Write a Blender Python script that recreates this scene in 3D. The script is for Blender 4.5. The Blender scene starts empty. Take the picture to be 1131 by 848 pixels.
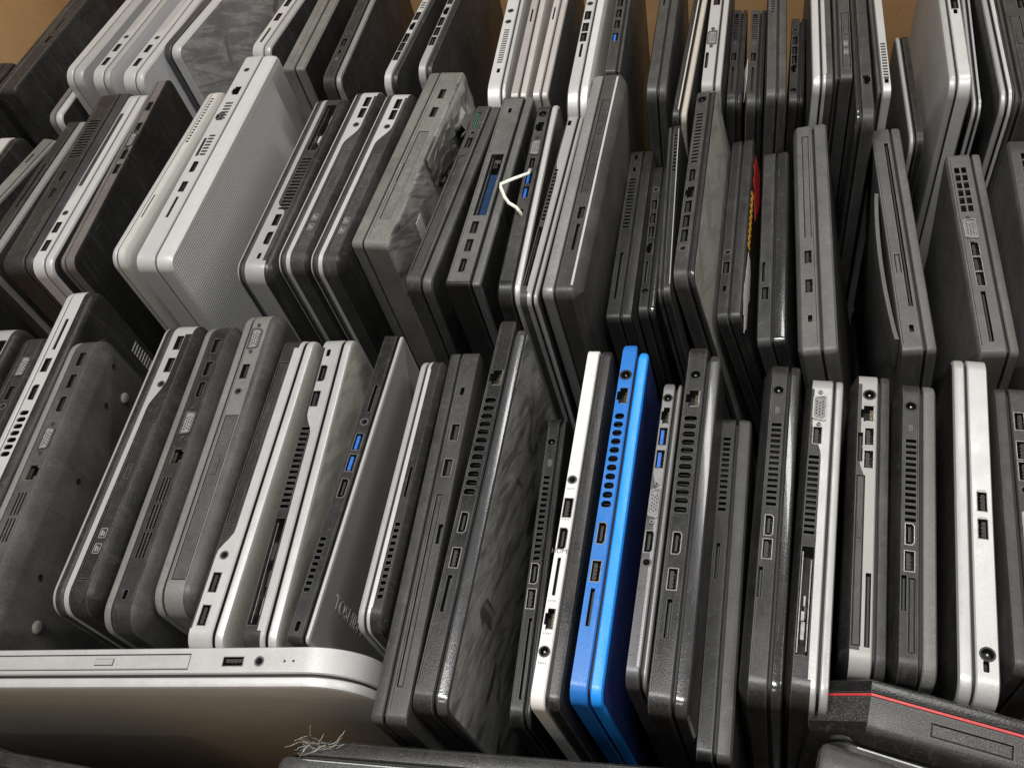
import bpy, bmesh, math, random
from mathutils import Vector, Matrix
from mathutils.geometry import delaunay_2d_cdt
random.seed(7)
SC = bpy.context.scene
COL = SC.collection

# ------------------------------------------------------------------ camera, world, lamps, exposure
cam_data = bpy.data.cameras.new('camera')
cam_data.sensor_width = 36.0
cam_data.lens = 31.3855
cam_data.clip_start = 0.01
cam_data.clip_end = 50.0
cam = bpy.data.objects.new('camera', cam_data)
COL.objects.link(cam)
rot = Matrix([[0.962219, -0.052724, 0.267123], [0.196021, 0.815049, -0.545225], [-0.188972, 0.576988, 0.794591]]).to_4x4()
cam.matrix_world = Matrix.Translation((0, 0, 0.85089)) @ rot
SC.camera = cam

world = bpy.data.worlds.new('World')
SC.world = world
world.use_nodes = True
bg = world.node_tree.nodes['Background']
bg.inputs['Color'].default_value = (0.96, 0.98, 1.0, 1)
bg.inputs['Strength'].default_value = 0.11

def area_lamp(name, loc, target, sx, sy, power, col=(1, .982, .955)):
    l = bpy.data.lights.new(name, 'AREA')
    l.shape = 'RECTANGLE'; l.size = sx; l.size_y = sy; l.energy = power; l.color = col
    o = bpy.data.objects.new(name, l); COL.objects.link(o)
    o.location = loc
    o.rotation_euler = (Vector(target) - Vector(loc)).to_track_quat('-Z', 'Y').to_euler()
    return o
area_lamp('ceiling_lamp', (-0.30, 0.15, 2.7), (-.25, .35, .3), 1.3, .35, 70)
area_lamp('ceiling_lamp', (0.35, 1.9, 2.9), (-.2, .5, .3), 1.3, .35, 26)
area_lamp('ceiling_lamp', (1.9, 0.5, 2.5), (-.3, .5, .3), .35, 1.3, 32)
area_lamp('ceiling_lamp', (-.3, -1.25, 2.8), (-.3, .4, .3), 1.3, .35, 12)

SC.view_settings.view_transform = 'Standard'
SC.view_settings.look = 'None'
SC.view_settings.gamma = 1.0
SC.view_settings.exposure = -0.22

# ------------------------------------------------------------------ materials
MATS = {}
def nd(nt, t, **kw):
    n = nt.nodes.new(t)
    for k, v in kw.items(): setattr(n, k, v)
    return n
def ramp(nt, src, a, b, va=0.0, vb=1.0):
    m = nd(nt, 'ShaderNodeMapRange'); m.clamp = True
    m.inputs['From Min'].default_value = a; m.inputs['From Max'].default_value = b
    m.inputs['To Min'].default_value = va; m.inputs['To Max'].default_value = vb
    nt.links.new(src, m.inputs['Value']); return m.outputs['Result']
def mth(nt, op, a, b):
    m = nd(nt, 'ShaderNodeMath', operation=op)
    for i, v in enumerate((a, b)):
        if isinstance(v, (int, float)): m.inputs[i].default_value = v
        else: nt.links.new(v, m.inputs[i])
    return m.outputs[0]
def mixc(nt, fac, a, b):
    m = nd(nt, 'ShaderNodeMix', data_type='RGBA')
    if isinstance(fac, (int, float)): m.inputs[0].default_value = fac
    else: nt.links.new(fac, m.inputs[0])
    for i, v in ((6, a), (7, b)):
        if isinstance(v, tuple): m.inputs[i].default_value = (*v, 1)
        else: nt.links.new(v, m.inputs[i])
    return m.outputs[2]
def noise(nt, vec, scale, detail=4, rough=.55, dist=0.0):
    n = nd(nt, 'ShaderNodeTexNoise')
    n.inputs['Scale'].default_value = scale; n.inputs['Detail'].default_value = detail
    n.inputs['Roughness'].default_value = rough; n.inputs['Distortion'].default_value = dist
    nt.links.new(vec, n.inputs['Vector']); return n.outputs['Fac']
def vmap(nt, vec, sc):
    m = nd(nt, 'ShaderNodeMapping'); m.inputs['Scale'].default_value = sc
    nt.links.new(vec, m.inputs['Vector']); return m.outputs['Vector']

DUST = (.30, .288, .262)
def mat(name, col, rough=.5, metal=0.0, dust=.25, smear=0.0, grain=0.0, spec=.5, dustcol=DUST, pattern=None, coat=0.0, streak=0.0, sdir=(1, 1.5, .8), wear_glint=.5, marks=.5, vary=.22):
    m = bpy.data.materials.new(name); m.use_nodes = True; MATS[name] = m
    nt = m.node_tree; b = nt.nodes['Principled BSDF']
    tc = nd(nt, 'ShaderNodeTexCoord'); oi = nd(nt, 'ShaderNodeObjectInfo')
    off = nd(nt, 'ShaderNodeVectorMath', operation='ADD')
    sc = mth(nt, 'MULTIPLY', oi.outputs['Random'], 61.0)
    nt.links.new(tc.outputs['Object'], off.inputs[0]); nt.links.new(sc, off.inputs[1])
    V = off.outputs[0]
    var = ramp(nt, oi.outputs['Random'], 0, 1, .78, 1.2)
    fine = noise(nt, V, 700, 3, .65)
    var = mth(nt, 'MULTIPLY', var, ramp(nt, fine, .25, .75, 1 - vary, 1 + vary))
    c0 = nd(nt, 'ShaderNodeVectorMath', operation='SCALE')
    c0.inputs[0].default_value = col; nt.links.new(var, c0.inputs['Scale'])
    c = c0.outputs[0]
    bumpsrc = None
    if pattern == 'weave':
        ck = nd(nt, 'ShaderNodeTexWave', wave_type='BANDS', bands_direction='Y'); ck.inputs['Scale'].default_value = 120
        ck2 = nd(nt, 'ShaderNodeTexWave', wave_type='BANDS', bands_direction='Z'); ck2.inputs['Scale'].default_value = 120
        ck2.inputs['Distortion'].default_value = .4
        for k in (ck, ck2): nt.links.new(tc.outputs['Object'], k.inputs['Vector'])
        pr = mth(nt, 'MULTIPLY', ck.outputs['Fac'], ck2.outputs['Fac'])
        c = mixc(nt, ramp(nt, pr, .05, .5), tuple(v * .62 for v in col), c)
        bumpsrc = pr
    if pattern == 'brush':
        st = noise(nt, vmap(nt, V, (3, 3, 240)), 3, 3)
        c = mixc(nt, ramp(nt, st, .35, .65), tuple(v * .8 for v in col), c)
    big = noise(nt, V, 14, 8, .68)
    mid = noise(nt, vmap(nt, V, (1, .6, 1)), 75, 5, .7, .5)
    d = mth(nt, 'MULTIPLY', ramp(nt, big, .34, .74), ramp(nt, mid, .28, .72, .5, 1.1))
    d = mth(nt, 'ADD', mth(nt, 'MULTIPLY', d, ramp(nt, fine, .3, .7, .5, 1.3)), .08)
    if smear:
        r1 = vmap(nt, V, (1, 1, 1)); r1.node.inputs['Rotation'].default_value = (.55, 0, 0)
        r2 = vmap(nt, V, (1, 1, 1)); r2.node.inputs['Rotation'].default_value = (-.85, 0, 0)
        st1 = ramp(nt, noise(nt, vmap(nt, r1, (1, 1.1, 6)), 13, 6, .6, .35), .50, .60)
        st2 = ramp(nt, noise(nt, vmap(nt, r2, (1, 7, 1.0)), 14, 6, .62, .3), .54, .64)
        blob = ramp(nt, noise(nt, V, 26, 3, .5, .6), .60, .66, 0, .9)
        hair = ramp(nt, noise(nt, vmap(nt, r2, (1, 40, 1.5)), 12, 3, .6, .2), .60, .68, 0, .4)
        wiped = mth(nt, 'MAXIMUM', mth(nt, 'MAXIMUM', mth(nt, 'MULTIPLY', st1, .65), mth(nt, 'MULTIPLY', st2, .6)), mth(nt, 'MAXIMUM', blob, hair))
        ds = mth(nt, 'MULTIPLY', mth(nt, 'SUBTRACT', 1.0, wiped), ramp(nt, mid, .25, .7, smear * .65, smear * 1.2))
        d = mth(nt, 'ADD', ds, mth(nt, 'MULTIPLY', d, dust))
    else:
        d = mth(nt, 'MULTIPLY', d, dust)
    if streak:
        sk = noise(nt, vmap(nt, V, (4, 6, 55) if pattern == 'brush' else (30, 30, 3)), 6, 5, .65, .6)
        d = mth(nt, 'ADD', d, ramp(nt, sk, .55, .75, 0, streak))
    # lint specks, rubbed scuffs and hairline scratches
    spk = ramp(nt, noise(nt, V, 800, 1, .4), .71, .76, 0, .8)
    scr = ramp(nt, noise(nt, vmap(nt, V, (90, 6, 90)), 9, 2, .5, .8), .67, .71, 0, .55)
    scu = ramp(nt, noise(nt, vmap(nt, V, (1, 1, 3.5)), 38, 6, .75, 1.0), .62, .70, 0, .55)
    d = mth(nt, 'MAXIMUM', d, mth(nt, 'MULTIPLY', mth(nt, 'MAXIMUM', mth(nt, 'MAXIMUM', spk, scr), scu), marks * min(1, .45 + dust)))
    if wear_glint:  # bright bevel highlights painted into the edge colour, along with scuffed edges
        bv = nd(nt, 'ShaderNodeBevel', samples=3); bv.inputs['Radius'].default_value = .0008
        ge = nd(nt, 'ShaderNodeNewGeometry')
        dt = nd(nt, 'ShaderNodeVectorMath', operation='DOT_PRODUCT')
        nt.links.new(bv.outputs[0], dt.inputs[0]); nt.links.new(ge.outputs['Normal'], dt.inputs[1])
        ed = ramp(nt, dt.outputs['Value'], .985, .86, 0, wear_glint)
        ed = mth(nt, 'MULTIPLY', ed, ramp(nt, mid, .3, .6, .25, 1.0))
        d = mth(nt, 'MAXIMUM', d, ed)
    dn = nd(nt, 'ShaderNodeClamp'); nt.links.new(d, dn.inputs[0]); d = dn.outputs[0]
    c = mixc(nt, d, c, dustcol)
    if grain:
        gr = noise(nt, V, 1500, 2, .6)
        c = mixc(nt, ramp(nt, gr, .52, .70, 0, grain), c, (.42, .41, .40))
    nt.links.new(c, b.inputs['Base Color'])
    rn = ramp(nt, noise(nt, V, 60, 4, .6), .3, .7, rough * .8, min(1, rough * 1.25))
    rmix = nd(nt, 'ShaderNodeMix', data_type='FLOAT')
    nt.links.new(d, rmix.inputs[0]); nt.links.new(rn, rmix.inputs[2]); rmix.inputs[3].default_value = .9
    nt.links.new(rmix.outputs[0], b.inputs['Roughness'])
    if metal:
        mm_ = mth(nt, 'MULTIPLY', mth(nt, 'SUBTRACT', 1.0, d), metal); nt.links.new(mm_, b.inputs['Metallic'])
    b.inputs['Specular IOR Level'].default_value = spec
    b.inputs['Coat Weight'].default_value = coat
    bp = nd(nt, 'ShaderNodeBump'); bp.inputs['Strength'].default_value = .2 if not bumpsrc else .45
    bp.inputs['Distance'].default_value = .0004
    nt.links.new(bumpsrc if bumpsrc else noise(nt, V, 1100, 3), bp.inputs['Height'])
    nt.links.new(bp.outputs[0], b.inputs['Normal'])
    return m
mat('blk', (.008, .008, .008), .34, dust=.06, spec=.35, streak=.08, marks=.35)
mat('blkD', (.009, .009, .0089), .33, dust=.10, spec=.35, streak=.08, marks=.4)
mat('blkG', (.007, .007, .008), .20, dust=.08)
mat('blkS', (.010, .010, .010), .28, dust=.06, grain=.10, spec=.4, marks=.4)
mat('dgry', (.013, .0129, .0127), .35, dust=.10, spec=.35, streak=.08, marks=.4)
mat('dgryD', (.030, .0297, .0290), .38, dust=.24, spec=.35, streak=.08, marks=.35, vary=.14)
mat('gry', (.14, .138, .134), .40, dust=.30)
mat('gryD', (.024, .0237, .0232), .37, dust=.18, spec=.35, streak=.10, marks=.4, vary=.16)
mat('gryM', (.060, .059, .0573), .40, dust=.28, streak=.14, marks=.4, vary=.14)
mat('blkP', (.016, .016, .0165), .14, dust=.08, coat=.6, wear_glint=.25, marks=.6, vary=.05)
mat('gunP', (.075, .075, .078), .16, .5, dust=.08, coat=.4, wear_glint=.2, marks=.5, vary=.05)
mat('gryG', (.09, .09, .078), .5, dust=.40)
mat('gryO', (.085, .083, .074), .45, dust=.45, streak=.2)
mat('gryS', (.022, .022, .0225), .42, dust=.12, grain=.3)
mat('lgry', (.36, .352, .338), .4, dust=.3, vary=.07)
mat('slv', (.44, .437, .43), .32, .30, dust=.22, wear_glint=.12, dustcol=(.22, .214, .20), vary=.07)
mat('slvw', (.50, .497, .49), .32, .25, dust=.16, wear_glint=.10, dustcol=(.25, .242, .225), vary=.07)
mat('slvl', (.26, .256, .25), .35, .5, dust=.25)
mat('alu', (.52, .52, .525), .36, .25, dust=.30, dustcol=(.26, .255, .24), vary=.07)
mat('champ', (.46, .452, .425), .38, .25, dust=.35, vary=.07)
mat('rose', (.44, .41, .39), .38, .3, dust=.25, vary=.07)
mat('beige', (.42, .38, .32), .5, dust=.3)
mat('olive', (.34, .335, .29), .38, .15, dust=.45)
mat('oliveD', (.15, .145, .124), .42, .1, dust=.35, smear=.42, dustcol=(.38, .365, .32))
mat('oliveL', (.52, .515, .46), .38, .2, dust=.4)
mat('bronze', (.40, .375, .33), .34, .15, dust=.35, smear=.22, dustcol=(.24, .222, .188), vary=.07)
mat('gunlid', (.26, .255, .242), .33, .3, dust=.20, streak=.1, vary=.07)
mat('gun', (.050, .049, .056), .32, .5, dust=.2, vary=.07)
mat('gunL', (.21, .206, .214), .32, .5, dust=.25, vary=.07)
mat('gunR', (.105, .092, .089), .42, .2, dust=.35)
mat('dustlid', (.013, .013, .0127), .34, dust=.25, smear=.48, dustcol=(.40, .393, .37))
mat('smudge', (.14, .14, .146), .28, .2, dust=.35, smear=.62, dustcol=(.40, .40, .395))
mat('brushed', (.52, .512, .495), .33, .3, dust=.30, streak=.4, pattern='brush', dustcol=(.19, .185, .175))
mat('weave', (.76, .755, .735), .36, .15, dust=.15, pattern='weave', dustcol=(.34, .33, .30))
mat('carbon', (.20, .197, .18), .38, .1, dust=.35, smear=.35, pattern='weave')
mat('white', (.58, .573, .55), .42, dust=.12, wear_glint=.1, dustcol=(.28, .26, .235), vary=.07)
mat('blue', (.009, .170, .58), .32, dust=.08, wear_glint=.2, marks=.5, dustcol=(.26, .33, .40), vary=.07)
mat('blueL', (.007, .235, .76), .30, dust=.07, wear_glint=.18, marks=.5, dustcol=(.28, .38, .48), vary=.07)
mat('bluedk', (.007, .020, .11), .38, dust=.08, wear_glint=.1, marks=.2, vary=.07)
mat('red', (.48, .035, .035), .42, dust=.12, wear_glint=0)
def plain(name, col, rough=.5, metal=0.0):
    m = bpy.data.materials.new(name); m.use_nodes = True; MATS[name] = m
    nt = m.node_tree; b = nt.nodes['Principled BSDF']
    tc = nd(nt, 'ShaderNodeTexCoord')
    n = noise(nt, tc.outputs['Object'], 300, 3)
    nt.links.new(mixc(nt, ramp(nt, n, .35, .7), tuple(v * .8 for v in col), tuple(min(1, v * 1.15) for v in col)), b.inputs['Base Color'])
    b.inputs['Roughness'].default_value = rough; b.inputs['Metallic'].default_value = metal
    return m
plain('hole', (.006, .006, .006), .6)
plain('metal', (.26, .25, .235), .40, 1.0)
plain('gold', (.22, .19, .13), .4, 1.0)
plain('chrome', (.70, .70, .70), .22, 1.0)
plain('tongue', (.012, .012, .012), .5)
plain('tongue_blue', (.02, .13, .50), .4)
plain('pin_grey', (.36, .36, .36), .5)
plain('vga_grey', (.20, .20, .20), .5)
plain('btn_grey', (.07, .07, .07), .5)
plain('rubber', (.17, .165, .15), .8)
plain('circuit', (.02, .12, .06), .4)
plain('deep_blue', (.008, .03, .075), .35)
plain('paper', (.78, .76, .70), .8)
plain('ink_yellow', (.80, .42, .03), .5)
plain('ink_red', (.62, .03, .03), .5)
plain('ink_white', (.62, .56, .58), .5)
plain('ink_grey', (.24, .24, .24), .5)
plain('ink_dark', (.06, .06, .06), .5)
plain('strap', (.74, .75, .66), .5)
plain('fibre', (.45, .42, .34), .9)
def cardboard():
    m = bpy.data.materials.new('cardboard'); m.use_nodes = True; MATS['cardboard'] = m
    nt = m.node_tree; b = nt.nodes['Principled BSDF']
    tc = nd(nt, 'ShaderNodeTexCoord')
    V = tc.outputs['Object']
    n1 = noise(nt, V, 7, 6, .6); n2 = noise(nt, vmap(nt, V, (1, 1, .2)), 160, 4, .6)
    c = mixc(nt, ramp(nt, n1, .3, .7), (.36, .205, .085), (.47, .285, .13))
    c = mixc(nt, ramp(nt, n2, .55, .8, 0, .5), c, (.29, .16, .07))
    sp = noise(nt, V, 260, 2, .5)
    c = mixc(nt, ramp(nt, sp, .70, .74, 0, .6), c, (.14, .08, .04))
    nt.links.new(c, b.inputs['Base Color']); b.inputs['Roughness'].default_value = .85
    bp = nd(nt, 'ShaderNodeBump'); bp.inputs['Strength'].default_value = .25; bp.inputs['Distance'].default_value = .001
    nt.links.new(n2, bp.inputs['Height']); nt.links.new(bp.outputs[0], b.inputs['Normal'])
cardboard()
plain('concrete', (.28, .27, .26), .8)

# ------------------------------------------------------------------ mesh helpers
def mesh_obj(name, verts, faces, mats, parent=None, idx=None, smooth=True, angle=32, weld=False):
    me = bpy.data.meshes.new(name)
    me.from_pydata(verts, [], faces)
    for m in mats: me.materials.append(MATS[m])
    if idx: me.polygons.foreach_set('material_index', idx)
    if weld:
        bm = bmesh.new(); bm.from_mesh(me); bmesh.ops.remove_doubles(bm, verts=bm.verts, dist=2e-6); bm.to_mesh(me); bm.free()
    if smooth:
        me.polygons.foreach_set('use_smooth', [True] * len(me.polygons))
        me.set_sharp_from_angle(angle=math.radians(angle))
    me.update()
    return link(name, me, parent)
def link(name, me, parent=None, loc=None, rz=None):
    o = bpy.data.objects.new(name, me); COL.objects.link(o)
    if parent: o.parent = parent
    if loc: o.location = loc
    if rz: o.rotation_euler = (0, 0, rz)
    return o
class MB:
    def __init__(s): s.v = []; s.f = []; s.i = []
    def add(s, vs, fs, i=0):
        b = len(s.v); s.v += [tuple(v) for v in vs]
        s.f += [tuple(b + k for k in f) for f in fs]; s.i += [i] * len(fs); return s
    def box(s, x0, x1, y0, y1, z0, z1, i=0, skip_bottom=False):
        vs = [(x0,y0,z0),(x1,y0,z0),(x1,y1,z0),(x0,y1,z0),(x0,y0,z1),(x1,y0,z1),(x1,y1,z1),(x0,y1,z1)]
        fs = [(4,5,6,7),(0,1,5,4),(1,2,6,5),(2,3,7,6),(3,0,4,7)] + ([] if skip_bottom else [(0,3,2,1)])
        return s.add(vs, fs, i)
    def well(s, poly, z0, z1, iw=0, ifl=0):          # open pit: walls from z0 down to z1, floor at z1 (poly = (x,y) list)
        n = len(poly)
        vs = [(x, y, z0) for x, y in poly] + [(x, y, z1) for x, y in poly]
        s.add(vs, [(k, n + k, n + (k + 1) % n, (k + 1) % n) for k in range(n)], iw)
        s.add([(x, y, z1) for x, y in poly], [tuple(range(n))], ifl); return s
    def ring(s, outer, inner, z, i=0, drop=.0):
        n = len(outer)
        vs = [(x, y, z) for x, y in outer] + [(x, y, z) for x, y in inner] + [(x, y, z - .0006) for x, y in outer]
        s.add(vs, [(k, (k + 1) % n, n + (k + 1) % n, n + k) for k in range(n)], i)
        s.add(vs, [(2 * n + k, 2 * n + (k + 1) % n, (k + 1) % n, k) for k in range(n)], i); return s
    def disc(s, cx, cy, r, z, n=8, i=0):
        return s.add([(cx + r * math.cos(2 * math.pi * k / n), cy + r * math.sin(2 * math.pi * k / n), z) for k in range(n)], [tuple(range(n))], i)
    def mesh(s, name, mats, smooth=False):
        me = bpy.data.meshes.new(name); me.from_pydata(s.v, [], s.f)
        for m in mats: me.materials.append(MATS[m])
        me.polygons.foreach_set('material_index', s.i)
        if smooth:
            me.polygons.foreach_set('use_smooth', [True] * len(me.polygons)); me.set_sharp_from_angle(angle=math.radians(35))
        me.update(); return me
def rect(w, h): return [(-w/2,-h/2),(w/2,-h/2),(w/2,h/2),(-w/2,h/2)]
def rrect(w, h, r, n=3):
    pts = []
    for cx, cy, a0 in ((w/2-r, h/2-r, 0), (-w/2+r, h/2-r, 90), (-w/2+r, -h/2+r, 180), (w/2-r, -h/2+r, 270)):
        for k in range(n + 1):
            a = math.radians(a0 + 90 * k / n); pts.append((cx + r * math.cos(a), cy + r * math.sin(a)))
    return pts
def circ(r, n=16): return [(r * math.cos(2*math.pi*k/n), r * math.sin(2*math.pi*k/n)) for k in range(n)]
def scaled(p, s): return [(x * s[0], y * s[1]) for x, y in p]
def inset(p, d):                                    # crude inset of a convex polygon around the origin
    w = max(x for x, y in p); h = max(y for x, y in p)
    return [(x * (w - d) / w, y * (h - d) / h) for x, y in p]

# ------------------------------------------------------------------ ports: hole outline (x across, y along) and shared meshes
mm = .001
HDMI = [(-1.4*mm,-7.0*mm),(2.6*mm,-7.0*mm),(2.6*mm,7.0*mm),(-1.4*mm,7.0*mm),(-2.6*mm,5.4*mm),(-2.6*mm,-5.4*mm)]
RJ = [(-4.2*mm,-6.2*mm),(2.6*mm,-6.2*mm),(2.6*mm,-3.4*mm),(4.4*mm,-3.4*mm),(4.4*mm,3.4*mm),(2.6*mm,3.4*mm),(2.6*mm,6.2*mm),(-4.2*mm,6.2*mm)]
VGA = [(-3.9*mm,-8.6*mm),(-2.6*mm,-9.4*mm),(2.6*mm,-8.6*mm),(3.9*mm,-7.4*mm),(3.9*mm,7.4*mm),(2.6*mm,8.6*mm),(-2.6*mm,9.4*mm),(-3.9*mm,8.6*mm)]
HOLES = dict(usb=rect(5.8*mm, 13.2*mm), usbb=rect(5.8*mm, 13.2*mm), hdmi=HDMI, rj45=RJ, vga=VGA, audio=circ(2.6*mm),
             power=circ(3.7*mm), lock=rrect(3*mm, 6.4*mm, .8*mm, 2), btn=rrect(3.8*mm, 6*mm, 1*mm, 2), led=circ(.8*mm, 10))
PNAME = dict(usb='usb_port', usbb='usb_port', hdmi='hdmi_port', rj45='network_port', vga='video_port', audio='audio_jack',
             power='power_jack', lock='lock_slot', btn='side_button', led='status_light')
PM = {}
def build_ports():
    for k in ('usb', 'usbb'):
        p = HOLES[k]; m = MB(); m.ring(inset(p, -.1*mm), inset(p, .35*mm), .12*mm, 0); m.well(inset(p, .35*mm), .12*mm, -8*mm, 0, 1)
        PM[k] = m.mesh('usb_port', ['metal', 'hole'])
        t = MB(); t.box(-.3*mm, 1.7*mm, -5.2*mm, 5.2*mm, -7.8*mm, -.9*mm, 0)
        for q in range(4): t.box(-.55*mm, -.31*mm, (-3.9 + q*2.4)*mm, (-3.1 + q*2.4)*mm, -7*mm, -1.4*mm, 1)
        PM[k + '_t'] = t.mesh('tongue', ['tongue_blue' if k == 'usbb' else 'tongue', 'gold'])
    p = HDMI; m = MB(); m.ring(inset(p, -.15*mm), inset(p, .35*mm), .12*mm, 0); m.well(inset(p, .35*mm), .12*mm, -8*mm, 0, 1); PM['hdmi'] = m.mesh('hdmi_port', ['metal', 'hole'])
    t = MB(); t.box(-.6*mm, .8*mm, -4.9*mm, 4.9*mm, -7.8*mm, -.8*mm, 0); PM['hdmi_t'] = t.mesh('tongue', ['tongue'])
    m = MB(); m.well(RJ, -.4*mm, -9*mm, 0, 1)
    m.box(-4.1*mm, -3.3*mm, -6.1*mm, 6.1*mm, -3*mm, -.3*mm, 2); m.box(-4.1*mm, 1.5*mm, 5.4*mm, 6.1*mm, -3*mm, -.3*mm, 2)
    for q in range(8): m.box(-3.2*mm, -1.2*mm, (-3.7 + q*1.02)*mm, (-3.3 + q*1.02)*mm, -6*mm, -2.2*mm, 3)
    PM['rj45'] = m.mesh('network_port', ['tongue', 'hole', 'metal', 'gold'])
    p = VGA; m = MB(); m.ring(inset(p, -.5*mm), inset(p, .6*mm), .9*mm, 0); m.well(inset(p, .6*mm), .9*mm, .15*mm, 0, 1)
    for r_, n_, o_ in ((-1.9, 5, 0), (0, 5, 1.1), (1.9, 5, 0)):
        for q in range(n_): m.disc(r_*mm, (-5.2 + o_ + q*2.3)*mm, .62*mm, .22*mm, 8, 2)
    PM['vga'] = m.mesh('video_port', ['metal', 'vga_grey', 'hole'])
    s = MB(); s.add([(1.7*mm*math.cos(k*math.pi/3), 1.7*mm*math.sin(k*math.pi/3), 0) for k in range(6)] + [(1.5*mm*math.cos(k*math.pi/3), 1.5*mm*math.sin(k*math.pi/3), 1.1*mm) for k in range(6)],
          [(k, (k+1) % 6, 6 + (k+1) % 6, 6 + k) for k in range(6)] + [tuple(range(6, 12))]); s.disc(0, 0, .8*mm, 1.15*mm, 8, 1)
    PM['screw'] = s.mesh('screw', ['metal', 'hole'])
    for k, mt in (('audio', 'btn_grey'), ('power', 'tongue')):
        p = HOLES[k]; r = p[0][0]; m = MB(); m.ring(circ(r + .5*mm), circ(r - .55*mm), .15*mm, 0); m.well(circ(r - .55*mm), .15*mm, -7*mm, 0, 1)
        if k == 'power': m.well(list(reversed(circ(.7*mm, 8))), -.8*mm, -.8*mm, 2, 2)
        PM[k] = m.mesh(PNAME[k], [mt, 'hole', 'metal'])
    p = HOLES['lock']; m = MB(); m.well(p, -.3*mm, -5*mm, 0, 0); PM['lock'] = m.mesh('lock_slot', ['hole'])
    p = HOLES['btn']; q = inset(p, .35*mm); n = len(q); m = MB(); m.well(p, -.4*mm, -2*mm, 0, 0)
    m.add([(x, y, -1.9*mm) for x, y in q] + [(x, y, .05*mm) for x, y in q], [(k, (k+1) % n, n + (k+1) % n, n + k) for k in range(n)] + [tuple(range(n, 2*n))], 1)
    PM['btn'] = m.mesh('side_button', ['hole', 'btn_grey'])
    m = MB(); m.well(HOLES['led'], -.2*mm, -.5*mm, 0, 0); PM['led'] = m.mesh('status_light', ['tongue'])
    m = MB(); m.box(-.4*mm, .4*mm, -3*mm, 3*mm, 0, .6*mm, 0); PM['eject'] = m.mesh('eject_button', ['dgry'])
    f = MB(); n = 18
    prof = ((4.6, 0), (4.6, 1.0), (3.8, 1.9), (2.2, 2.3))
    vs = [(z*mm, r_*mm*math.cos(2*math.pi*k/n), r_*mm*math.sin(2*math.pi*k/n)) for r_, z in prof for k in range(n)]
    fs = [(j*n + k, j*n + (k+1) % n, (j+1)*n + (k+1) % n, (j+1)*n + k) for j in range(3) for k in range(n)] + [tuple(range(3*n, 4*n))]
    f.add(vs, fs); PM['foot'] = f.mesh('rubber_foot', ['rubber'], True)
    f = MB(); f.add([(.15*mm if r_ else -.3*mm, rr*mm*math.cos(2*math.pi*k/10), rr*mm*math.sin(2*math.pi*k/10)) for r_, rr in ((1, 2.6), (1, 2.1), (0, 1.6)) for k in range(10)],
       [(j*10 + k, j*10 + (k+1) % 10, (j+1)*10 + (k+1) % 10, (j+1)*10 + k) for j in range(2) for k in range(10)]); f.add([(.02*mm, 2.1*mm*math.cos(2*math.pi*k/10), 2.1*mm*math.sin(2*math.pi*k/10)) for k in range(10)], [tuple(range(10))], 1)
    PM['bscrew'] = f.mesh('screw', ['hole', 'metal'])
build_ports()

# ------------------------------------------------------------------ the laptop shell
def outline(L, W, r, ins, n):
    """Rounded rectangle in (y, z); starts at the far end of the top straight and runs round to its near end."""
    y0, y1, z0, z1 = ins, L - ins, ins, W - ins
    r = max(r - ins, .0006)
    out = []
    for cy, cz, a0 in ((y1 - r, z1 - r, 90), (y1 - r, z0 + r, 0), (y0 + r, z0 + r, -90), (y0 + r, z1 - r, -180)):
        for k in range(n + 1):
            a = math.radians(a0 - 90 * k / n)
            out.append((cy + r * math.cos(a), cz + r * math.sin(a)))
    return out
def inside(p, poly):
    x, y = p; c = False; j = len(poly) - 1
    for i in range(len(poly)):
        xi, yi = poly[i]; xj, yj = poly[j]
        if (yi > y) != (yj > y) and x < (xj - xi) * (y - yi) / (yj - yi) + xi: c = not c
        j = i
    return c
def patch(border, holes, lines=()):
    vs = [Vector(p) for p in border]; n = len(vs)
    es = [(k, (k + 1) % n) for k in range(n)]
    for h in holes:
        b = len(vs); vs += [Vector(p) for p in h]; es += [(b + k, b + (k + 1) % len(h)) for k in range(len(h))]
    for l in lines:
        b = len(vs); vs += [Vector(p) for p in l]; es += [(b + k, b + k + 1) for k in range(len(l) - 1)]
    ov, oe, of, *_ = delaunay_2d_cdt(vs, es, [], 0, 1e-7)
    keep = []
    for f in of:
        c = sum((ov[k] for k in f), Vector((0, 0))) / len(f)
        if any(inside(c, h) for h in holes) or not inside(c, border): continue
        keep.append((f, c))
    return ov, keep
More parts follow.
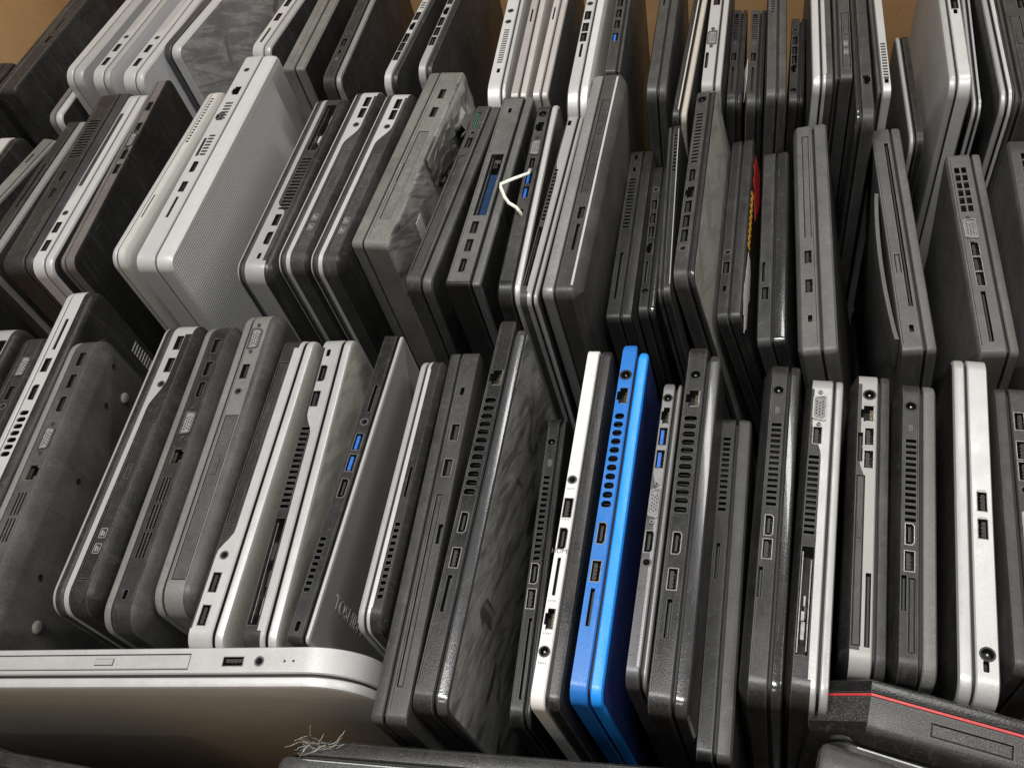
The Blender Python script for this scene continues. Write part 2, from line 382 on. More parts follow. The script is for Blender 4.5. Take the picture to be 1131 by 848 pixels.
def shell(name, prof, L, W, r, seg, X, flip, mats, parent, band=None, holes=(), lines=(), region=None, facemat=None, sidemat=0, capholes=(), innermat=None, innerto=2, ends=None):
    """prof: list of (t, inset). band: index k of the flat side between prof[k] and prof[k+1] that carries the holes."""
    V = []; F = []; I = []
    rings = []
    for t, ins in prof:
        o = outline(L, W, r, ins, seg); rings.append([len(V) + k for k in range(len(o))])
        V += [(X(t), y, z) for y, z in o]
    m = len(rings[0])
    for j in range(len(rings) - 1):
        for k in range(m):
            if j == band and k == m - 1 and holes is not None: continue
            a, b = rings[j], rings[j + 1]
            F.append((a[k], b[k], b[(k + 1) % m], a[(k + 1) % m]))
            if ends and j <= band: sm_ = ends[0] if V[a[k]][1] + V[a[(k + 1) % m]][1] < L else ends[1]
            else: sm_ = sidemat
            I.append(innermat if (innermat and j < innerto) else sm_ if not facemat or j < facemat[0] else facemat[1])
    if band is not None:
        t0, t1 = prof[band][0], prof[band + 1][0]
        ya = V[rings[band][m - 1]][1]; yb = V[rings[band][0]][1]; z = V[rings[band][0]][2]
        border = [(t0, ya), (t1, ya), (t1, yb), (t0, yb)]
        ov, keep = patch(border, holes, lines)
        b = len(V); V += [(X(p.x), p.y, z) for p in ov]
        for f, c in keep:
            # orient upwards
            p = [ov[k] for k in f]; ar = (p[1].x-p[0].x)*(p[2].y-p[0].y)-(p[2].x-p[0].x)*(p[1].y-p[0].y)
            ff = tuple(b + k for k in f)
            F.append(ff if ar > 0 else ff[::-1]); I.append(region(c) if region else sidemat)
        for h in holes:
            n = len(h); b = len(V)
            V += [(X(x), y, z) for x, y in h] + [(X(x), y, z - .0011) for x, y in h]
            cc = (sum(x for x, y in h) / n, sum(y for x, y in h) / n)
            for k in range(n):
                F.append((b + k, b + (k + 1) % n, b + n + (k + 1) % n, b + n + k)); I.append(region(Vector(cc)) if region else sidemat)
    for j, rev in ((0, False), (len(rings) - 1, True)):
        ch = capholes if rev else ()
        if ch:
            o = [(V[k][1], V[k][2]) for k in rings[j]]
            ov, keep = patch(o, ch)
            b = len(V); V += [(V[rings[j][0]][0], p.x, p.y) for p in ov]
            for f, c in keep:
                p = [ov[k] for k in f]; ar = (p[1].x-p[0].x)*(p[2].y-p[0].y)-(p[2].x-p[0].x)*(p[1].y-p[0].y)
                ff = tuple(b + k for k in f); F.append(ff if ar > 0 else ff[::-1]); I.append(facemat[1] if facemat else sidemat)
            xx = V[rings[j][0]][0]; dx = (X(prof[j][0] - .0015) - X(prof[j][0]))
            for h in ch:
                n = len(h); b = len(V); V += [(xx, y, z) for y, z in h] + [(xx + dx, y, z) for y, z in h]
                for k in range(n): F.append((b + k, b + (k + 1) % n, b + n + (k + 1) % n, b + n + k)); I.append(sidemat)
        else:
            f = tuple(rings[j]); F.append(f if not rev else f[::-1]); I.append(facemat[1] if (facemat and rev) else sidemat)
    if flip: F = [f[::-1] for f in F]
    return mesh_obj(name, V, F, mats, parent, I, weld=True)

def text_mesh(name, s, size, matname, extrude=.0002):
    cu = bpy.data.curves.new(name, 'FONT'); cu.body = s; cu.size = size; cu.extrude = extrude
    cu.align_x = 'LEFT'; cu.align_y = 'CENTER'
    o = bpy.data.objects.new(name + '_tmp', cu); COL.objects.link(o)
    bpy.context.view_layer.update()
    me = bpy.data.meshes.new_from_object(o.evaluated_get(bpy.context.evaluated_depsgraph_get()))
    COL.objects.unlink(o); bpy.data.objects.remove(o)
    me.materials.clear(); me.materials.append(MATS[matname]); me.name = name
    return me

def laptop(d, flat=None):
    L, W, T = d['L'], d['W'], d['T']
    right = d['side'] == 'R'
    gap = d.get('gap', .0017)
    tl = max(T * d['lt'], .0026); b0 = tl + gap; tb = T - b0
    X = (lambda t: T / 2 - t) if right else (lambda t: t - T / 2)
    rnd = random.Random(d['id'])
    root = bpy.data.objects.new('laptop', None); COL.objects.link(root)
    root.empty_display_size = .02
    root['label'] = d['label']; root['category'] = 'laptop'
    root['group'] = {'A': 'laptops in the front row', 'B': 'laptops in the middle row', 'C': 'laptops in the back row', 'D': 'laptops laid across the front', 'F': 'filler laptops added flat on the bin floor to darken the gaps'}[d['id'][0]]
    root.location = (d['x'], d['y'], 0); le = math.radians(d.get('lean', 0)); rz_ = math.radians(d['rz'])
    root.rotation_euler = (0, -le, rz_)              # leaning laptops turn about their upper edge
    root.location = (d['x'] + W * math.sin(le) * math.cos(rz_), d['y'] + W * math.sin(le) * math.sin(rz_), W * (1 - math.cos(le)))
    r = d['r'] * mm; seg = d.get('seg', 12 if d.get('cap') else 16 if d['r'] > 25 else 9)
    r = min(r, L * .2)
    # --- holes in the port side
    cfr = d.get('c', .25); cin = d.get('cin', 6) * mm
    bv = min(.0007, tb * .08)
    stripe = d.get('stripe', 0) * mm
    band0 = b0 + bv + stripe; band1 = b0 + tb * (1 - cfr)
    bw = band1 - band0
    tv = lambda v: band0 + v * bw
    lo, hi = r + .0012, L - r - .0012
    holes = []; todo = []
    def ok(h):
        xs = [p[0] for p in h]; ys = [p[1] for p in h]
        return min(xs) > band0 + .0002 and max(xs) < band1 - .0002 and min(ys) > lo and max(ys) < hi
    for p in d['ports']:
        k = p[0]
        if k in HOLES:
            base = HOLES[k]; wx = max(x for x, y in base) - min(x for x, y in base); wy = max(y for x, y in base)
            s = min(1, .86 * bw / wx); u = min(max(p[1], lo + wy + .0006), hi - wy - .0006)
            t = min(max(tv(p[2]), band0 + wx * s / 2 + .0006), band1 - wx * s / 2 - .0006)
            h = [(t + (x if not right else x) * s, u + y * (s if k in ('audio', 'power', 'led') else 1)) for x, y in base]
            if not ok(h): continue
            if k != 'vga': holes.append(h)
            todo.append((k, t, u, s, p))
        elif k in ('sd', 'sdg'):
            a, b = max(p[1], lo + .001), min(p[2], hi - .001)
            w = min(.0030, bw * .3); t = min(max(tv(p[3]), band0 + w / 2 + .0005), band1 - w / 2 - .0005)
            if b - a < .004: continue
            holes.append([(t - w/2, a), (t + w/2, a), (t + w/2, b), (t - w/2, b)]); todo.append((k, t, a, b, w))
        elif k in ('bay', 'bayb', 'odd', 'panel'):
            a, b = max(p[1], lo + .001), min(p[2], hi - .001)
            t0, t1 = max(tv(p[3][0]), band0 + .0005), min(tv(p[3][1]), band1 - .0004)
            if b - a < .006: continue
            holes.append([(t0, a), (t1, a), (t1, b), (t0, b)]); todo.append((k, t0, t1, a, b))
        elif k == 'vent':
            a, b = max(p[1], lo + .001), min(p[2], hi - .001)
            v0, v1 = p[3] if p[4] != 'oval' else (p[3][0] - .08, p[3][1] + .08)
            t0, t1 = max(tv(v0), band0 + .0006), min(tv(v1), band1 - .0006)
            if b - a < .006: continue
            st = p[4]; hs = []
            if st in ('slat', 'oval'):
                pitch = .0040 if st == 'slat' else .0058
                if d['id'][0] == 'C': pitch = .0034
                n = max(2, int((b - a) / pitch)); pitch = (b - a) / n
                for q in range(n):
                    c = a + (q + .5) * pitch; hw = pitch * (.30 if st == 'slat' else .36)
                    if st == 'slat': hs.append([(t0, c - hw), (t1, c - hw), (t1, c + hw), (t0, c + hw)])
                    else: hs.append([((t0 + t1)/2 + x, c + y) for x, y in rrect(t1 - t0, 2*hw, hw*.98, 4)])
            elif st == 'long':
                n = max(1, round((b - a) / .022)); pitch = (b - a) / n
                for q in range(n):
                    for e in range(3):
                        w = (t1 - t0) / 3; tt = t0 + e * w
                        hs.append([(tt + w*.2, a + q*pitch + .001), (tt + w*.8, a + q*pitch + .001), (tt + w*.8, a + (q+1)*pitch - .001), (tt + w*.2, a + (q+1)*pitch - .001)])
            else:
                n = max(2, round((b - a) / .0085)); pitch = (b - a) / n
                for q in range(n):
                    for e in range(2):
                        w = (t1 - t0) / 2; tt = t0 + e * w
                        hs.append([(tt + w*.12, a + q*pitch + .0008), (tt + w*.88, a + q*pitch + .0008), (tt + w*.88, a + (q+1)*pitch - .0008), (tt + w*.12, a + (q+1)*pitch - .0008)])
            holes += hs; todo.append((k, t0, t1, a, b))
    if d.get('seam'):
        t = tv(d['seam']); h = [(t - .00022, lo + .001), (t + .00022, lo + .001), (t + .00022, hi - .001), (t - .00022, hi - .001)]
        holes.append(h); todo.append(('seam', t))
    # --- trim region on the port side
    lines = []; mats = [d['base']]; fn = None
    if 'trim' in d:
        mats.append(d['trim'][0])
        tr = d['trim'][1]
        if tr == 1: fn = lambda u: 9
        else:
            pts = sorted(tr)
            def fn(u):
                if u <= pts[0][0]: return pts[0][1]
                for (a, va), (b, vb) in zip(pts, pts[1:]):
                    if u <= b:
                        q = (u - a) / max(b - a, 1e-6); q = q * q * (3 - 2 * q); return va + (vb - va) * q
                return pts[-1][1]
            us = set([r + 1e-5, L - r - 1e-5] + [r + (L - 2*r) * k / 50 for k in range(1, 50)])
            lines.append([(tv(min(max(fn(u), .012), .985)), u) for u in sorted(us)])
    if 'edge' in d:
        mats.append(d['edge']); lines.append([(tv(.86), r + 1e-5), (tv(.86), L - r - 1e-5)])
    def region(c):
        v = (c.x - band0) / bw
        if 'edge' in d and v > .86: return len(mats) - 1
        if fn and v < min(max(fn(c.y), .012), .985) or (fn and fn(c.y) > 1): return 1
        return 0
    # --- underside openings
    cap = []; bl = d.get('bottom'); bins = cin
    if bl == 'feet':
        for q in range(5):
            for e in range(9): cap.append([(.105 + q*.016 - .0006 + e*.0, 0), ] and [(.045 + e*.0042, W - .115 - q*.020), (.0462 + e*.0042, W - .115 - q*.020), (.0462 + e*.0042, W - .100 - q*.020), (.045 + e*.0042, W - .100 - q*.020)])
    if bl == 'grille':
        for q in range(12): cap.append([(.030, W - .060 - q*.0042), (.058, W - .060 - q*.0042), (.058, W - .0579 - q*.0042), (.030, W - .0579 - q*.0042)])
    if bl == 'cover':
        for q in range(9): cap.append([(L - .020 , W - .066 - q*.004), (L - .009, W - .066 - q*.004), (L - .009, W - .064 - q*.004), (L - .020, W - .064 - q*.004)])
    # --- base
    prof = [(b0, .0007 + .0002), (b0 + bv, 0.0)] + ([(band0, 0.0)] if stripe else []) + [(band1, 0.0)]
    nb = 2 if stripe else 1
    ct = T - band1
    for q in range(1, 6):
        a = q / 5; prof.append((band1 + ct * (math.sin(a * math.pi / 2) if cin < ct * 1.3 else a ** .9), cin * ((1 - math.cos(a * math.pi / 2)) if cin < ct * 1.3 else a ** 1.25) + 1e-5))
    trim_side = 1 if (fn and (d['trim'][1] == 1) and not d.get('endsdark')) else 0
    under = 0
    if 'under' in d: under = len(mats)
    base = shell('base', prof, L, W, r, seg, X, right, mats + ([d['under']] if under else []), root, nb, holes, lines, region, facemat=(nb + 1, under), sidemat=trim_side, capholes=cap, innermat=1 if stripe else None, innerto=nb,
                 ends=(int(fn(r) > .5), int(fn(L - r) > .5)) if fn and not d.get('endsdark') else None)
    # --- lid and screen
    lfo = d.get('lfo', 0)
    lp = [(tl, .0009), (tl - .0007, .0002), (max(tl * .42, .0012), .0002), (max(tl * .14, .0005), .0008), (0.0, .0026)]
    lid = shell('lid', lp, L - lfo, W - .0004, max(r - .0004, .002), seg, X, not right, [d['rim'], d['face']] + ([d['inner']] if 'inner' in d else []), root, facemat=(4, 1), innermat=2 if 'inner' in d else None)
    sm, si = d.get('screen', ('hole', .0032))
    scr = shell('screen' if sm == 'hole' else 'accent_strip', [(b0 - .0001, si), (tl + .0001, si)], L - lfo, W - .0002, r, seg, X, not right, [sm], root)
    if d.get('cap'):                                  # half-round hinge end
        for o in (base, lid):
            xs = [v.co.x for v in o.data.vertices]; xc = (min(xs) + max(xs)) / 2; R = r * .98
            ye = max(v.co.y for v in o.data.vertices)
            for v in o.data.vertices:
                q = (v.co.y - (ye - R)) / R
                if q > 0: v.co.x = xc + (v.co.x - xc) * (.05 + .95 * max(0, 1 - q ** 2.4) ** .5)
            o.data.update()
    if flat: root.rotation_euler = (0, math.radians(90), 0); root.location = flat
    # --- port parts
    rot = math.pi if right else 0
    for p in todo:
        k = p[0]
        if k in HOLES:
            o = link(PNAME[k], PM[k], root, (X(p[1]), p[2], W), rot)
            if p[3] < 1: o.scale = (p[3], p[3] if k in ('audio', 'power', 'led') else 1, 1)
            if k + '_t' in PM:
                link('tongue', PM[k + '_t'], o)
            if k == 'vga':
                for e in (-1, 1):
                    link('screw', PM['screw'], root, (X(p[1]), p[2] + e * .0125, W + .0001))
        elif k == 'seam':
            m = MB(); x = X(p[1]); m.box(x - .0004, x + .0004, lo, hi, -.0016, -.0009); link('seam_groove', m.mesh('seam_groove', ['hole']), root, (0, 0, W))
        elif k in ('sd', 'sdg'):
            _, t, a, b, w = p
            m = MB(); m.well([(-w/2, a), (w/2, a), (w/2, b), (-w/2, b)], -.0010, -.006, 0, 0)
            if k == 'sdg': m.box(-w*.35, w*.1, a + .001, b - .001, -.005, -.0006, 1)
            else: m.box(-w*.1, w*.25, a + .0012, b - .0012, -.0055, -.0022, 2)
            link('card_slot', m.mesh('card_slot', ['hole', 'circuit', 'tongue']), root, (X(t), 0, W))
        elif k == 'vent':
            _, t0, t1, a, b = p
            m = MB(); xs = sorted((X(t0), X(t1))); m.well([(xs[0] - .0004, a), (xs[1] + .0004, a), (xs[1] + .0004, b), (xs[0] - .0004, b)], -.0011, -.007, 0, 0)
            n = int((b - a) / .0021)
            for q in range(n): m.box(xs[0], xs[1], a + (q + .35) * (b - a) / n, a + (q + .6) * (b - a) / n, -.0068, -.0045, 1, True)
            link('vent', m.mesh('vent', ['hole', 'tongue']), root, (0, 0, W))
        elif k == 'odd' or k == 'panel':
            _, t0, t1, a, b = p
            g = .0006; xs = sorted((X(t0), X(t1)))
            m = MB(); x0, x1 = xs[0] + g, xs[1] - g; c = .0005; top = .0002 if k == 'odd' else -.0001
            m.add([(x0, a+g, -.002), (x1, a+g, -.002), (x1, b-g, -.002), (x0, b-g, -.002), (x0, a+g, top-c), (x1, a+g, top-c), (x1, b-g, top-c), (x0, b-g, top-c),
                   (x0+c, a+g+c, top), (x1-c, a+g+c, top), (x1-c, b-g-c, top), (x0+c, b-g-c, top)],
                  [(0,1,5,4),(1,2,6,5),(2,3,7,6),(3,0,4,7),(4,5,9,8),(5,6,10,9),(6,7,11,10),(7,4,8,11),(8,9,10,11)])
            m.well([(xs[0], a), (xs[1], a), (xs[1], b), (xs[0], b)], -.0010, -.0022, 1, 1)
            bmn = d['base'] if d['base'] not in ('slv', 'slvw', 'blk', 'blkD') or d['id'] == 'D1' else 'dgry'
            o = link('optical_drive' if k == 'odd' else 'cover_panel', m.mesh('drive_front', [bmn, 'hole']), root, (0, 0, W))
            if k == 'odd' and b - a > .05:
                e = MB(); cx = (x0 + x1) / 2; cy = a + (b - a) * .66; hw = min(.0018, (x1 - x0) * .2)
                e.box(cx - hw - .0004, cx + hw + .0004, cy - .0064, cy + .0064, top, top + .0001, 1); e.box(cx - hw, cx + hw, cy - .006, cy + .006, top + .0001, top + .0006, 0)
                link('eject_button', e.mesh('eject_button', [bmn, 'hole']), o)
                lg = MB()
                for q in range(2):
                    yy = a + .022 + q * .011; w2 = min(.0032, (x1 - x0) * .28); xo = cx
                    po, pi_ = rrect(2*w2, .0072, .0008, 2), rrect(2*w2 - .0009, .0063, .0006, 2); nn = len(po)
                    lg.add([(xo + x, yy + y, top + .00006) for x, y in po] + [(xo + x, yy + y, top + .00006) for x, y in pi_], [(j, (j+1) % nn, nn + (j+1) % nn, nn + j) for j in range(nn)])
                    lg.box(xo - w2*.55, xo - w2*.1, yy - .002, yy + .002, top, top + .00007); lg.box(xo + w2*.15, xo + w2*.5, yy - .002, yy + .001, top, top + .00007)
                if d['id'] in ('A5', 'B8', 'B9', 'C24'): link('printed_mark', lg.mesh('printed_mark', ['ink_grey']), o)
        elif k in ('bay', 'bayb'):
            _, t0, t1, a, b = p
            xs = sorted((X(t0), X(t1))); dp = -.016
            m = MB(); m.well([(xs[0], a), (xs[1], a), (xs[1], b), (xs[0], b)], -.0011, dp, 0, 1)
            w = xs[1] - xs[0]
            o = link('drive_bay', m.mesh('drive_bay', ['dgry', 'deep_blue' if k == 'bayb' else 'hole']), root, (0, 0, W))
            m = MB(); m.box(xs[0] + w*.08, xs[0] + w*.16, a + .002, b - .002, dp, -.003, 0)
            m.box(xs[1] - w*.2, xs[1] - w*.12, a + .004, b - .006, dp, -.005, 0)
            link('rail', m.mesh('rail', ['metal']), o)
            if k == 'bay':
                m = MB()
                for q in range(6):
                    yy = rnd.uniform(a + .004, b - .016); xx = rnd.uniform(xs[0] + w*.2, xs[1] - w*.5)
                    m.box(xx, xx + w*rnd.uniform(.1, .3), yy, yy + rnd.uniform(.004, .012), dp, dp + rnd.uniform(.004, .012), rnd.randrange(2))
                link('broken_bracket', m.mesh('broken_bracket', ['dgry', 'pin_grey']), o)
            else:
                m = MB(); m.box(xs[0] + w*.2, xs[1] - w*.25, a + .002, a + (b-a)*.74, dp, -.006, 0)
                link('drive_caddy', m.mesh('drive_caddy', ['deep_blue']), o)
                m = MB(); m.box(xs[0] + w*.25, xs[1] - w*.4, b - .013, b - .003, dp, -.004, 0); m.box(xs[0] + w*.35, xs[1] - w*.2, b - .009, b - .005, -.004, -.0025, 1)
                link('connector', m.mesh('connector', ['tongue', 'metal']), o)
    # --- underside parts
    xb = X(T); sgn = -1 if right else 1
    def on_bottom(key, name, u, w, rz=0):
        o = link(name, PM[key], root, (xb, u, W - w))
        if right: o.rotation_euler = (0, 0, math.pi)
        return o
    if bl:
        bk = MB(); ys = [y for h in cap for y, z in h]; zs = [z for h in cap for y, z in h]
        bk.box(min(xb - sgn*.006, xb - sgn*.0016), max(xb - sgn*.006, xb - sgn*.0016), min(ys) - .001, max(ys) + .001, min(zs) - .001, max(zs) + .001)
        link('underside_vent', bk.mesh('underside_vent', ['hole']), root)
    if bl == 'feet':
        on_bottom('foot', 'rubber_foot', L - .034, .044); on_bottom('foot', 'rubber_foot', .030, .044)
        for u, w in ((L - .020, .020), (L - .052, .028), (L - .118, .030), (.060, .030), (.11, .090), (L - .05, .10)): on_bottom('bscrew', 'screw', u, w)
    if bl == 'cover':
        m = MB(); po = [(y + L/2 - .004, z + W - .10) for y, z in rrect(L - .055, .150, .010, 4)]; n = len(po); pi_ = [(y + L/2 - .004, z + W - .10) for y, z in rrect(L - .058, .147, .009, 4)]
        m.add([(xb, y, z) for y, z in po] + [(xb + sgn*.0012, y, z) for y, z in pi_], [(k, (k+1) % n, n + (k+1) % n, n + k) for k in range(n)] + [tuple(range(n, 2*n))])
        o = link('access_cover', m.mesh('access_cover', ['blkG']), root)
        for u, w in ((L - .045, .042), (L - .06, .075), (L - .10, .04)): on_bottom('bscrew', 'screw', u, w).location.x = xb + sgn*.0013
    # --- particular pieces
    if d.get('text'):
        me = text_mesh('lettering', d['text'], .0125, 'slv')
        o = link('lettering', me, root)
        o.matrix_local = Matrix(((0, 0, 1, X(0) + .0002), (0, 1, 0, .033), (-1, 0, 0, W - .019), (0, 0, 0, 1)))
    if d.get('legends'):
        for u, s in d['legends']:
            if s == 'HDMI':
                me = text_mesh('lettering', 'HDMI', .0042, 'ink_dark', .00003)
                o = link('lettering', me, root); o.location = (X(tv(.5)) - .0055, u, W + .00006)
            else:
                m = MB(); rr = random.Random(s)
                for q in range(5):
                    x0 = X(tv(.5)) - .0025 + q*.0010; m.box(x0, x0 + .0006, u - .0006 + rr.random()*.0004, u + .0003 + rr.random()*.0005, W, W + .00006)
                link('printed_icon', m.mesh('printed_icon', ['ink_grey']), root)
    if d.get('torn'):
        rr = random.Random(3); V = []; F = []; nu, nw = 15, 12
        for i in range(nu + 1):
            for j in range(nw + 1):
                u = L - .006 - .115 * i / nu; w = .0005 + .075 * j / nw * (1 - .55 * i / nu)
                bulge = .010 * math.sin(math.pi * min(1, i / 9)) * math.sin(math.pi * j / nw) + rr.uniform(-.0022, .0022) * (0 < j < nw)
                V.append((xb + sgn * (.0012 + max(0, bulge)), u + rr.uniform(-.002, .002) * (j > 0), W - w + rr.uniform(-.002, .002) * (j > 1)))
        for i in range(nu):
            for j in range(nw):
                if 5 < i < 9 and 3 < j < 8 and rr.random() < .8: continue
                if j > nw - 3 and rr.random() < .35: continue
                a = i * (nw + 1) + j; F += [(a, a + 1, a + nw + 2), (a, a + nw + 2, a + nw + 1)]
        o = mesh_obj('torn_cover', V, F, ['gryO'], root, angle=22)
        o.modifiers.new('thickness', 'SOLIDIFY').thickness = .0009
        m = MB(); m.box(min(xb, xb + sgn*.0003), max(xb, xb + sgn*.0003), .050, .062, W - .050, W - .026); link('paper_sticker', m.mesh('paper_sticker', ['paper']), root)
        m = MB()
        for q in range(7): m.box(min(xb, xb + sgn*.0002), max(xb, xb + sgn*.0002), .066 + q*.0016, .0668 + q*.0016, W - .046, W - .022)
        link('printed_label', m.mesh('printed_label', ['ink_grey']), root)
    if d.get('loose'):
        V = []; F = []; n = 18
        for k in range(n + 1):
            u = .012 + (L * .62) * k / n; bow = .0035 * math.sin(math.pi * k / n) ** .8
            for dx, dz in ((0, .0), (-.0026, .0005), (-.0032, -.004), (-.0028, -.03), (0, -.032)):
                V.append((xb + sgn * (.0004 + bow) + (-dx if sgn > 0 else dx), u, W + dz - .001 - cin * .0))
        for k in range(n):
            for j in range(4): a = k * 5 + j; F.append((a, a + 1, a + 6, a + 5))
        F += [(0, 1, 2, 3, 4), tuple(n * 5 + j for j in (4, 3, 2, 1, 0))]
        mesh_obj('split_side_panel', V, F, ['gryM'], root)
    if d.get('sticker'):
        xl = X(0) ; s2 = 1
        def flat(name, pts, mt, h=.00015):
            n = len(pts); m = MB(); m.add([(xl, y, W - w) for y, w in pts] + [(xl + s2*h, y, W - w) for y, w in pts], [(k, n + k, n + (k+1) % n, (k+1) % n) for k in range(n)] + [tuple(range(2*n - 1, n - 1, -1))])
            return link(name, m.mesh(name, [mt]), root)
        rr = random.Random(5)
        pts = [(L - .014, .012), (L - .018, .030), (L - .050, .036), (L - .080, .024), (L - .068, .020), (L - .061, .013), (L - .053, .017), (L - .046, .008), (L - .037, .013), (L - .030, .007), (L - .022, .011)]
        flat('red_sticker', pts, 'ink_red')
        pts = []
        for k in range(20):
            a = 2*math.pi*k/20; q = 1 + .25*rr.uniform(-1, 1); pts.append((.036 + .034*q*math.cos(a), .013 + .0085*q*math.sin(a)))
        flat('pale_sticker', pts, 'ink_white')
        for q in range(9):
            y = .078 + q*.0072
            flat('yellow_letter', [(y + .001, .007), (y + .004, .006), (y + .0062, .0075), (y + .0050, .0125), (y + .0022, .0140), (y, .0115)], 'ink_yellow')
    if d.get('tag'):
        m = MB(); x = X(T) - .001 if right else X(T) + .001
        m.add([(x, .030, W + .001), (x, .062, W + .002), (x - .003, .060, W - .012), (x - .002, .022, W - .016)], [(0, 1, 2, 3)])
        o = link('paper_tag', m.mesh('paper_tag', ['paper']), root); o.modifiers.new('thickness', 'SOLIDIFY').thickness = .0003
    return root

